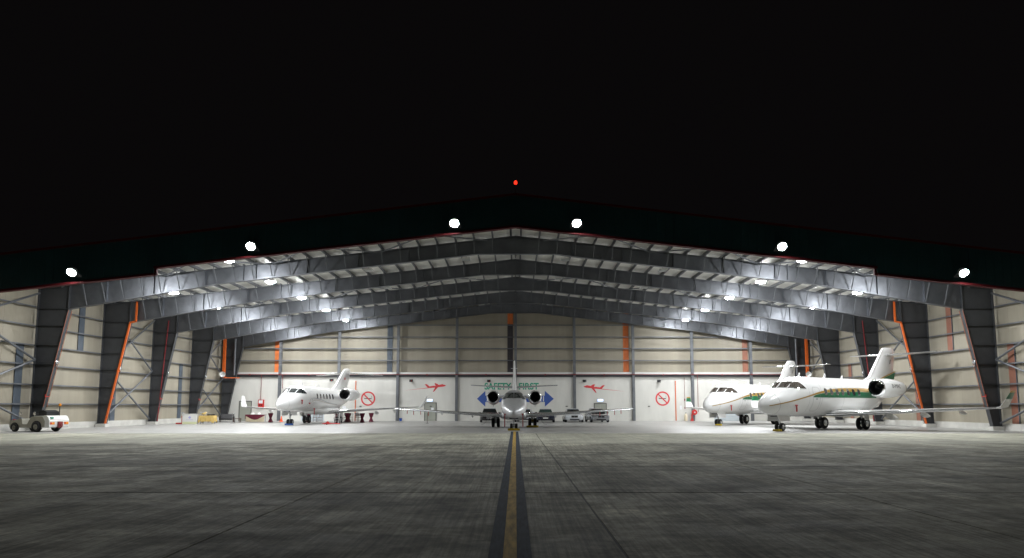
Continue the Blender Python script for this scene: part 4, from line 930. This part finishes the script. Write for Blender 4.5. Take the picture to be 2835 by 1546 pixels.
# ------------------------------------------------------------------ cars (front view towards the camera, built nose to -y)
def car(loc, rz_, paint, glass, label, W=1.92, H=1.42, Lc=4.8, grille=CHROME, bump=None, style=0):
    t = thing('parked_car', label, 'car', loc, rz_, 'cars parked along the rear wall')
    hw = W / 2
    def sec(y, zb_, zs, ztop, wb, ws, wt):
        pts = []
        for x, z in ((wb * .8, zb_), (wb, zb_ + .08), (ws, zs), (ws * .985, zs + (ztop - zs) * .55), (wt, ztop)): pts.append((x, y, z))
        return [(-x, y_, z) for x, y_, z in pts[::-1]] + pts[::1][::1] if False else [(x, y_, z) for x, y_, z in pts] + [(-x, y_, z) for x, y_, z in pts[::-1]]
    b = MB()
    b.loft([sec(0, .30, .48, .62, hw * .70, hw * .78, hw * .62), sec(.10, .20, .50, .70, hw * .86, hw * .90, hw * .70), sec(.35, .18, .55, .78, hw * .96, hw * .98, hw * .76), sec(.9, .18, .60, .86, hw, hw, hw * .80),
            sec(1.5, .18, .62, .93, hw, hw, hw * .84), sec(2.4, .18, .65, .95, hw, hw, hw * .86), sec(3.7, .20, .68, .97, hw, hw, hw * .86), sec(4.5, .25, .70, .96, hw * .95, hw * .96, hw * .80), sec(Lc, .38, .66, .86, hw * .8, hw * .85, hw * .7)])
    body = b.build('body', paint, t, 35)
    b = MB(); g = lambda y, z, x0: (x0, y, z)
    rows = [(1.45, .90, hw * .80), (2.25, H - .06, hw * .64), (2.6, H, hw * .62), (3.3, H - .01, hw * .62), (4.15, .93, hw * .76)]
    b.loft([[(-x, y, z - .0), (x, y, z), (x * 1.04, y, .88), (-x * 1.04, y, .88)] for y, z, x in rows]); b.build('cabin', paint, t, 35)
    b = MB(); (ya, za, xa), (yb, zb_, xb) = rows[0], rows[1]
    b.add([(-xa * .95, ya + .02, za + .03), (xa * .95, ya + .02, za + .03), (xb * .93, yb - .01, zb_ - .02), (-xb * .93, yb - .01, zb_ - .02)], [(0, 1, 2, 3)])
    for v in range(4): p = b.v[v]; b.v[v] = (p[0], p[1] - .012, p[2] + .012)
    b.build('windshield', glass, t)
    for s in (-1, 1):
        b = MB(); b.add([(s * (xa * 1.0 + .012), ya + .2, .93), (s * (hw * .64 + .02), 4.0, .93), (s * (hw * .62 + .012), 3.3, H - .06), (s * (xb + .012), yb + .1, H - .09)], [(0, 1, 2, 3)]); b.build('side_window', glass, t)
        b = MB(); b.lathe([(.001, 0), (.10, .02), (.115, .06), (.10, .10)], (s * hw * .66, .10, .62), (0, 1, 0), 14); b.lathe([(.001, 0), (.075, .02), (.085, .06), (.07, .1)], (s * hw * .45, .06, .61), (0, 1, 0), 14); b.build('headlight', HEADL, t, 40)
        b = MB(); b.box((s * hw * .92, 1.62, .92), (s * (hw + .16), 1.78, 1.06)); b.build('mirror', paint, t)
        b = MB(); b.box((s * hw * .52, .055, .28), (s * hw * .72, .12, .38)); b.build('air_intake', BLACK, t)
        for y in (.9, 3.75):
            b = MB(); wheel(b, (s * (hw - .10), y, .33), .33, .24); b.build('wheel', [RUBBER, ALU], t, 40)
    b = MB(); b.box((-.33, -.015, .50), (.33, .06, .70)); gr = b.build('grille', BLACK if style != 2 else ALU, t)
    b = MB(); b.box((-.35, -.012, .70), (.35, .05, .72)); b.box((-.35, -.012, .48), (.35, .05, .50)); b.box((-.35, -.012, .50), (-.33, .05, .70)); b.box((.33, -.012, .50), (.35, .05, .70)); b.box((-.015, -.02, .50), (.015, .0, .70)); b.build('chrome_surround', grille, gr)
    b = MB(); b.box((-.50 if style != 1 else -.72, -.02, .25), (.50 if style != 1 else .72, .05, .36)); b.build('lower_grille', BLACK, t)
    if style in (1, 2):
        b = MB(); b.box((-.26, -.03, .40 if style == 1 else .52), (.26, -.016, .52 if style == 1 else .64)); b.build('number_plate', SIGNWHT, t)
    if bump:
        b = MB(); b.box((-.36, -.035, .40), (.36, -.02, .66)); b.box((-.8, .02, .46), (.8, .09, .54)); b.build('bumper', bump, t)
car((-2.65, 73.6, 0), R(3), CARBLK, CARGLASS, "black sports saloon with silver bumper behind the silver jet's left engine", 2.0, 1.44, bump=ALU, style=2)
car((.75, 75.0, 0), R(-6), CARWHITE, CARGLASS, "white car half hidden behind the silver jet's nose", 1.95, 1.40, style=1)
car((3.1, 73.6, 0), R(-2), CARNAVY, CARGLASSG, 'navy blue car with white number plate and green tinted windscreen', 1.9, 1.38, style=1)
car((6.15, 74.2, 0), R(0), CARWHITE, CARGLASS, "pale white luxury saloon with dark grille under the silver jet's right wing", 1.95, 1.42)
car((8.85, 73.6, 0), R(5), CARSILV, CARGLASS, 'silver grey luxury saloon in front of the double door, rightmost of the cars', 1.95, 1.44, grille=GREYM, style=0)

# ------------------------------------------------------------------ tow tractor
t = thing('tow_tractor', 'cream-white airport tow tractor with rear end coloured as lit, parked at the far left', 'tow tractor', (-32.75, 47.6, 0), R(-15))
prof = [(-.45, .30), (-.44, .60), (-.36, .72), (.40, .84), (.50, .86), (.56, .82), (.62, .50), (.98, .48), (1.06, .56), (1.26, .92), (1.36, .98), (1.60, 1.02), (1.60, .26), (-.40, .26)]
b = MB(); b.prism([(x, -.70, z) for x, z in prof], (0, 1.4, 0)); body = b.build('body', TUG_SHADE, t)
b = MB(); prof2 = [(1.605, .28), (1.605, 1.03), (2.62, 1.05), (2.74, .98), (2.88, .74), (2.88, .34), (2.80, .28)]
b.prism([(x, -.74, z) for x, z in prof2], (0, 1.48, 0)); rear = b.build('rear_body', TUG_LIT, t)
for y in (-1, 1):
    b = MB(); b.prism([(1.61, y * .742, .30), (1.61, y * .742, 1.0), (2.30, y * .742, 1.0), (2.52, y * .742, .70), (2.52, y * .742, .30)], (0, y * .012, 0)); b.build('shaded_side', TUG_SHADE, rear)  # added sheet that paints the shaded flank over the lit rear body
b = MB(); b.box((2.70, -.66, .79), (2.84, .66, .83)); b.build('rear_slot', REDP, rear)
for y in (-.52, .52):
    b = MB(); b.box((2.882, y - .16, .48), (2.905, y + .16, .64)); b.build('tail_light', AMBER, rear); b = MB(); b.box((2.906, y - .15, .49), (2.912, y - .06, .63)); b.build('red_lens', LENSRED, rear)
b = MB(); b.box((2.80, -.14, .28), (3.02, .14, .66)); b.box((2.98, -.08, .40), (3.12, .08, .48)); b.build('tow_hitch', REDP, t)
for x, y, r, wd in ((.0, -.66, .27, .22), (.0, .66, .27, .22), (1.86, -.70, .33, .28), (1.86, .70, .33, .28)):
    b = MB(); pr = [(r * .55, -wd / 2), (r * .85, -wd / 2), (r, -wd * .3), (r, wd * .3), (r * .85, wd / 2), (r * .55, wd / 2)]
    b.lathe(pr, (x, y, r), (0, 1, 0), 22, cap=False); b.mat(1)
    for q in (-1, 1): b.lathe([(.001, q * wd * .2), (r * .2, q * wd * .34), (r * .3, q * wd * .25), (r * .55, q * wd * .45)], (x, y, r), (0, 1, 0), 18, cap=False)
    b.build('wheel', [RUBBER, TUG_SHADE], t, 40)
    ya_ = (.756 if x > 1 else .708) * (-1 if y < 0 else 1); b = MB(); b.prism([(x + (r + .08) * math.cos(R(a)), ya_, r + (r + .07) * math.sin(R(a))) for a in range(-20, 201, 20)], (0, .012 * (-1 if y < 0 else 1), 0)); b.build('wheel_arch', BLACK, t)
b = MB(); b.box((.72, -.30, .46), (1.08, .30, .66)); b.prism([(1.0, -.30, .62), (1.12, -.30, .62), (1.24, -.30, 1.16), (1.14, -.30, 1.18)], (0, .6, 0)); b.build('seat', LEATHER, t)
b = MB(); b.tube((.52, .0, .76), (.70, .0, 1.02), .02, 6); b.lathe([(.17, -.012), (.19, 0), (.17, .012)], (.70, 0, 1.03), (.6, 0, .8), 16, cap=False); b.build('steering_wheel', BLACK, t, 40)
for x, y in ((.35, -.66), (1.48, -.60)):
    b = MB(); b.tube((x, y, .78), (x + .02, y - .02, 1.12), .015, 6); b.lathe([(.001, -.03), (.09, -.02), (.09, .02), (.001, .03)], (x + .02, y - .03, 1.20), (.1, -1, 0), 12, cap=False, su=1.2); b.build('mirror', CHROME, t, 40)
b = MB(); b.tube((2.35, .45, 1.05), (2.35, .45, 1.68), .03, 8); b.build('beacon_pole', BLACK, t); b = MB(); b.lathe([(.05, 0), (.09, .02), (.085, .14), (.04, .18), (.001, .19)], (2.35, .45, 1.66), (0, 0, 1), 12); b.build('beacon', AMBER, t, 40)
b = MB(); b.box((1.65, -.45, 1.07), (2.3, .45, 1.30)); b.prism([(1.66, -.46, 1.30), (2.0, -.46, 1.42), (2.3, -.46, 1.30)], (0, .92, 0)); b.build('load_cover', BLACK, t)
b = MB(); b.box((-.5, -.55, .42), (-.44, .55, .60)); b.build('front_bumper', BLACK, t)
b = MB(); b.box((-.30, -.62, .73), (-.18, -.5, .80)); b.build('marker_lamp', LENSRED, t)
b = MB(); b.box((2.70, -.60, .86), (2.86, -.42, .96)); b.build('green_sticker', WALLGREEN, rear)

# ------------------------------------------------------------------ reception furniture at the left rear
def cloth_table(loc, W, D, H, label, mat, group=None):
    t = thing('covered_table', label, 'table', loc, 0, group)
    b = MB(); b.box((-W / 2, -D / 2, H - .03), (W / 2, D / 2, H)); b.build('tabletop', WOOD, t)
    for x in (-1, 1):
        for y in (-1, 1):
            b = MB(); b.tube((x * (W / 2 - .12), y * (D / 2 - .1), 0), (x * (W / 2 - .12), y * (D / 2 - .1), H - .03), .025, 6); b.build('leg', GREYM, t)
    return t
t = thing('reception_counter', 'white printed counter with lavender emblem beside the yellow table', 'counter', (-30.55, 67.0, 0), R(6))
b = MB(); b.box((-.66, -.22, 0), (.66, .22, .92)); b.build('body', SIGNWHT, t)
b = MB(); b.box((-.70, -.26, .92), (.70, .26, .96)); b.build('top', SIGNWHT, t)
b = MB(); b.box((-.655, -.228, .0), (.655, -.221, .22)); b.build('printed_band', PALEGR, t)
b = MB(); b.prism([(-.14, -.226, .62), (0, -.226, .49), (.14, -.226, .62), (0, -.226, .76)], (0, .004, 0))
for x in (-.26, -.17, -.09, 0, .09, .17, .26): b.box((x - .032, -.226, .385), (x + .028, -.222, .43))
b.build('emblem', LAV, t)
t = cloth_table((-29.1, 67.4, 0), 1.35, .8, .78, 'buffet table under a yellow tablecloth', YCLOTH)
def draped(W, D, H, drop, n=28, wav=.03):
    b = MB(); ring0 = []; 
    def per(sc_, z, w_):
        pts = []
        N = 4 * n
        for k in range(N):
            u = k / n; sd, f = int(u) % 4, u - int(u)
            x, y = [(-W / 2 + W * f, -D / 2), (W / 2, -D / 2 + D * f), (W / 2 - W * f, D / 2), (-W / 2, D / 2 - D * f)][sd]
            nx, ny = [(0, -1), (1, 0), (0, 1), (-1, 0)][sd]
            o = w_ * (1 + math.sin(k * 1.35)) + sc_
            cn = 1 if f < .08 or f > .92 else 0
            pts.append((x + nx * o, y + ny * o, z - (cn * .12 if w_ else 0)))
        return pts
    rows = [per(0, H + .004, 0), per(.012, H - .02, 0), per(.03, H - drop * .5, wav * .5), per(.05, H - drop, wav)]
    b.loft(rows, cap=False); b.add(rows[0], [tuple(range(len(rows[0])))]); return b
b = draped(1.38, .83, .785, .55); tag(b.build('tablecloth', YCLOTH, None, 60), 'yellow tablecloth draped over the buffet table', 'tablecloth').location = (-29.1, 67.4, 0)
t = thing('punch_bowl', 'shiny silver bowl standing on the yellow tablecloth', 'bowl', (-29.5, 67.4, .792))
b = MB(); b.lathe([(.10, 0), (.10, .02), (.04, .05), (.18, .12), (.28, .24), (.33, .34), (.31, .34), (.15, .14), (.001, .10)], (0, 0, 0), (0, 0, 1), 18); b.build('basin', CHROME, t, 40)
b = MB(); b.tube((.2, 0, .2), (.36, 0, .42), .012, 6); b.build('ladle', ALU, t)
# flag stand at the striped panel
t = thing('display_stand', 'red based stand with a silver dish by the blue-grey wall strip', 'stand', (-31.5, 67.2, 0))
b = MB(); b.box((-.42, -.2, 0), (.18, .2, .13)); b.build('base', REDB, t)
b = MB(); b.tube((.05, 0, .13), (.05, 0, .78), .035, 8); b.build('pole', REDB, t); b = MB(); b.lathe([(.03, 0), (.05, .12), (.17, .34), (.16, .34), (.02, .1)], (.05, 0, .76), (.25, 0, 1), 14, cap=False); b.build('dish', CHROME, t, 40)
# sofa
t = thing('sofa', 'black leather two-seat sofa near the left rear corner', 'sofa', (-30.6, 75.6, 0), R(14))
b = MB(); b.box((-.60, -.35, .22), (.60, .35, .40)); b.build('seat', LEATHER, t); b = MB(); b.prism([(-.62, .22, .38), (-.62, .40, .38), (-.62, .50, .82), (-.62, .34, .84)], (1.24, 0, 0)); b.build('backrest', LEATHER, t)
for x in (-.74, .62): b = MB(); b.box((x, -.38, .20), (x + .12, .42, .60)); b.build('armrest', LEATHER, t)
for x in (-.66, .66):
    for y in (-.3, .34): b = MB(); b.tube((x, y, 0), (x * .97, y, .21), .025, 6, .035); b.build('leg', WOOD, t)
t = thing('armchair', 'black leather tub armchair left of the sofa', 'armchair', (-31.7, 74.2, 0), R(25))
b = MB(); b.box((-.32, -.30, .20), (.32, .30, .42)); b.build('seat', LEATHER, t)
b = MB()
rows = []
for k in range(13):
    a = R(-30 + 240 * k / 12); rows.append([(.40 * math.cos(a), .36 * math.sin(a), .2), (.40 * math.cos(a), .36 * math.sin(a), .84), (.33 * math.cos(a), .29 * math.sin(a), .84), (.33 * math.cos(a), .29 * math.sin(a), .2)])
b.loft(rows); b.build('backrest', LEATHER, t, 40)
for x in (-.26, .26):
    for y in (-.24, .24): b = MB(); b.tube((x, y, 0), (x, y, .21), .025, 6); b.build('leg', WOOD, t)
t = thing('coffee_table', 'low brown wooden coffee table right of the black sofa', 'coffee table', (-29.3, 75.0, 0))
b = MB(); b.box((-.36, -.25, .36), (.36, .25, .41)); b.build('tabletop', WOOD, t)
for x in (-.31, .31):
    for y in (-.2, .2): b = MB(); b.box((x - .03, y - .03, 0), (x + .03, y + .03, .36)); b.build('leg', WOOD, t)
t = cloth_table((-28.0, 77.0, 0), 2.0, .75, .76, 'long buffet table with cream skirt under a maroon swag', CREAM)
b = MB(); n = 60
ro = []
for z in (.02, .74): ro.append([(-1.0 + 2.0 * k / n, -.40 - .025 * (k % 2), z) for k in range(n + 1)])
b.grid(ro); b.build('pleated_skirt', CREAM, t)
b = MB(); g = []
for k in range(25):
    u = k / 24; x = -1.06 + 2.12 * u; dr = .10 + .42 * math.sin(math.pi * u) ** 1.2; g.append([(x, -.445, .775 - dr), (x, -.45, .775 - dr * .4), (x, -.43, .775), (x, .42, .775)])
b.grid(g); b.prism([(-1.07, -.44, .30), (-1.07, .4, .30), (-1.07, .4, .778), (-1.07, -.44, .778)], (.012, 0, 0)); tag(b.build('tablecloth', MAROON, None, 60), 'maroon swag cloth over the long buffet table', 'tablecloth').location = (-28.0, 77.0, 0)
for x, n_ in ((-28.42, 'left'), (-27.75, 'right')):
    t = thing('dish_cover', f'white domed dish cover, {n_} one on the maroon swag table', 'dish cover', (x, 77.0, .78), 0, 'white domed dish covers')
    b = MB(); b.lathe([(.22, 0), (.21, .08), (.16, .16), (.08, .20), (.001, .21)], (0, 0, 0), (0, 0, 1), 16); b.build('dome', SIGNWHT, t, 40); b = MB(); b.lathe([(.02, .205), (.03, .24), (.001, .25)], (0, 0, 0), (0, 0, 1), 8); b.build('knob', ALU, t)
# cocktail tables with tied maroon covers
def cocktail_proto():
    t = thing('cocktail_table', 'x', 'table')
    b = MB(); b.lathe([(.22, .92), (.25, .93), (.25, .96), (.001, .965)], (0, 0, 0), (0, 0, 1), 20); b.build('tabletop', MAROON, t, 40)
    b = MB(); rows = []; n_ = 28
    for r, z in ((.255, .96), (.24, .82), (.16, .62), (.10, .47), (.09, .43), (.13, .31), (.20, .14), (.25, .01)):
        rows.append([((r + .018 * (k % 2) * (1 if z < .8 else .3)) * math.cos(2 * math.pi * k / n_), (r + .018 * (k % 2) * (1 if z < .8 else .3)) * math.sin(2 * math.pi * k / n_), z) for k in range(n_)])
    b.loft(rows, cap=False); b.build('cover', MAROON, t, 50)
    b = MB(); b.lathe([(.112, -.03), (.118, 0), (.112, .03)], (0, 0, .45), (0, 0, 1), 16, cap=False); b.build('sash', REDP, t, 50)
    return t
cp = cocktail_proto(); first = True
for x, y, lab in ((-25.6, 74.5, "tied maroon cocktail table left of the plain white jet's nose wheel"), (-21.9, 75.5, "tied maroon cocktail table behind the plain white jet's nose wheel"), (-19.1, 76.0, "tied maroon cocktail table behind the left main wheels of the plain white jet"), (-18.0, 76.0, "tied maroon cocktail table under the belly of the plain white jet"),
                  (-17.7, 75.6, "tied maroon cocktail table right of the plain white jet's main wheels"), (-15.7, 73.0, 'front one of two overlapping maroon cocktail tables below the left no-smoking sign'), (-15.4, 76.0, 'rear one of two overlapping maroon cocktail tables below the left no-smoking sign')):
    if first: o = cp; first = False; o.location = (x, y, 0); o['label'] = lab; o['group'] = 'maroon cocktail tables'
    else: dup(cp, (x, y, 0), random.random() * 6, lab, 'maroon cocktail tables')
# ladder-back chairs
def chair_proto():
    t = thing('banquet_chair', 'x', 'chair')
    b = MB(); b.box((-.2, -.2, .44), (.2, .2, .49)); b.build('seat', WOOD, t)
    for x in (-.18, .18):
        b = MB(); b.tube((x, -.18, 0), (x, -.18, .45), .018, 6); b.build('leg', WOOD, t)
        b = MB(); b.tube((x, .2, 0), (x, .18, .45), .018, 6); b.tube((x, .18, .45), (x, .25, .92), .018, 6); b.build('leg', WOOD, t)
    b = MB()
    for z in (.62, .76, .90): b.bar((-.18, .18 + (z - .45) * .15, z), (.18, .18 + (z - .45) * .15, z), .025, .035)
    for x in (-.06, .06): b.bar((x, .2, .62), (x, .245, .9), .018, .018)
    b.build('backrest', WOOD, t)
    b = MB()
    for z in (.15, .28): b.bar((-.18, -.18, z), (.18, -.18, z), .018, .018); b.bar((-.18, .19, z), (.18, .19, z), .018, .018)
    b.build('stretcher', WOOD, t); return t
cc = chair_proto(); first = True
for x, y, rz_, lab in ((-21.45, 76.2, .1, 'dark ladder-back chair beside the maroon table behind the nose wheel'), (-20.95, 76.4, -.1, 'dark ladder-back chair partly behind the nose strut of the plain white jet'), (-18.95, 75.2, .05, 'dark ladder-back chair, left of a pair under the white jet belly'), (-18.45, 75.3, -.05, 'dark ladder-back chair, right of a pair under the white jet belly'), (-17.35, 75.0, 0, 'dark ladder-back chair beside the white folding steps'), (-17.05, 76.5, .2, 'dark ladder-back chair just left of the orange wall post'), (-18.35, 77.0, .1, 'dark ladder-back chair behind the right main wheels of the white jet'), (-16.75, 76.6, .0, 'dark ladder-back chair directly below the left no-smoking sign')):
    if first: o = cc; first = False; o.location = (x, y, 0); o.rotation_euler = (0, 0, rz_); o['label'] = lab; o['group'] = 'dark ladder-back chairs'
    else: dup(cc, (x, y, 0), rz_, lab, 'dark ladder-back chairs')
t = thing('step_ladder', 'white folding steps with red strap under the plain white jet', 'step ladder', (-16.95, 67.6, 0))
b = MB()
for x in (-.25, .25): b.bar((x, -.25, 0), (x * .8, .05, 1.0), .04, .03); b.bar((x, .4, 0), (x * .8, .08, 1.0), .035, .03)
b.build('frame', LAMPBODY, t)
for z in (.25, .5, .75): b = MB(); b.box((-.24, -.22 + z * .3, z - .012), (.24, -.08 + z * .3, z + .012)); b.build('tread', LAMPBODY, t)
b = MB(); b.bar((-.2, -.1, .5), (.15, -.05, 1.0), .08, .01); b.build('red_strap', REDB, t)
def stanchion(loc, label, red=False):
    t = thing('stanchion', label, 'stanchion', loc, 0, 'slim barrier posts')
    b = MB(); b.lathe([(.16, 0), (.16, .02), (.05, .04), (.02, .06)], (0, 0, 0), (0, 0, 1), 14); b.build('base', GREYM, t, 40); b = MB(); b.tube((0, 0, .04), (0, 0, .95), .022, 8); b.lathe([(.03, .93), (.04, .96), (.02, 1.0), (.001, 1.01)], (0, 0, 0), (0, 0, 1), 10); b.build('post', ALU if not red else WOOD, t, 40)
    if red: pass
stanchion((-27.9, 70.2, 0), 'silver barrier post in front of the coffee table, left of two'); stanchion((-27.6, 70.0, 0), 'silver barrier post in front of the coffee table, right of two'); stanchion((-8.6, 69.5, 0), "dark barrier post in front of the single door", True)
t = thing('traffic_cone', 'orange traffic cone on the floor left of the plain white jet', 'traffic cone', (-25.3, 77.0, 0))
b = MB(); b.lathe([(.17, .03), (.12, .2), (.07, .42), (.04, .60), (.001, .61)], (0, 0, 0), (0, 0, 1), 14); b.build('body', CONE, t, 40); b = MB(); b.box((-.21, -.21, 0), (.21, .21, .03)); b.build('base', CONE, t)
t = thing('bucket', 'blue plastic bucket on the floor below the left red jet silhouette', 'bucket', (-13.1, 81.3, 0))
b = MB(); b.lathe([(.13, 0), (.17, .30), (.18, .31), (.16, .30), (.12, .03)], (0, 0, 0), (0, 0, 1), 14); b.build('body', BLUEB, t, 40); b = MB(); b.path([(-.17, 0, .28), (-.1, 0, .38), (.1, 0, .38), (.17, 0, .28)], .008, 5); b.build('handle', ALU, t)
# fire equipment
t = thing('fire_cabinet', 'red fire alarm cabinet with pale screen on the rear wall, left of the white jet', 'fire cabinet', (-29.35, YW - .003, 1.55))
b = MB(); b.box((-.32, -.22, 0), (.32, 0, .88)); b.build('box', REDB, t); b = MB(); b.box((-.25, -.228, .45), (.20, -.221, .80)); b.build('screen', PAPER, t)
b = MB(); 
for x in (-.15, .08): b.lathe([(.08, 0), (.08, .02), (.001, .02)], (x, -.24, .25), (0, 1, 0), 12)
b.build('gauge', SIGNBLK, t)
t = thing('hose_reel', 'red fire hose reel on a red stand beside the far right wall column', 'hose reel', (20.45, 81.4, 0))
b = MB(); b.lathe([(.30, -.10), (.31, -.09), (.31, -.07), (.20, -.06), (.20, .06), (.31, .07), (.31, .10), (.001, .10)], (0, 0, .98), (0, 1, 0), 22); b.build('drum', REDB, t, 40)
b = MB(); b.lathe([(.001, -.12), (.08, -.115), (.09, -.10)], (0, 0, .98), (0, 1, 0), 14, cap=False); b.build('hub', SHUT, t, 40)
b = MB(); b.box((-.35, -.05, 0), (-.24, .15, .75)); b.bar((-.29, .05, .7), (0, .1, .98), .08, .06); b.prism([(-.48, -.1, 0), (-.12, -.1, 0), (-.22, -.1, .35), (-.36, -.1, .35)], (0, .25, 0)); b.build('stand', REDB, t)
t = thing('fire_extinguisher', 'tan fire extinguisher on the floor by the rear wall, left of the hose reel', 'fire extinguisher', (19.5, 81.6, 0))
b = MB(); b.lathe([(.17, 0), (.18, .05), (.18, .60), (.12, .74), (.05, .80), (.05, .88), (.001, .89)], (0, 0, 0), (0, 0, 1), 16); b.build('cylinder', CREAM, t, 40); b = MB(); b.box((-.08, -.03, .86), (.08, .03, .94)); b.build('handle', SIGNBLK, t)
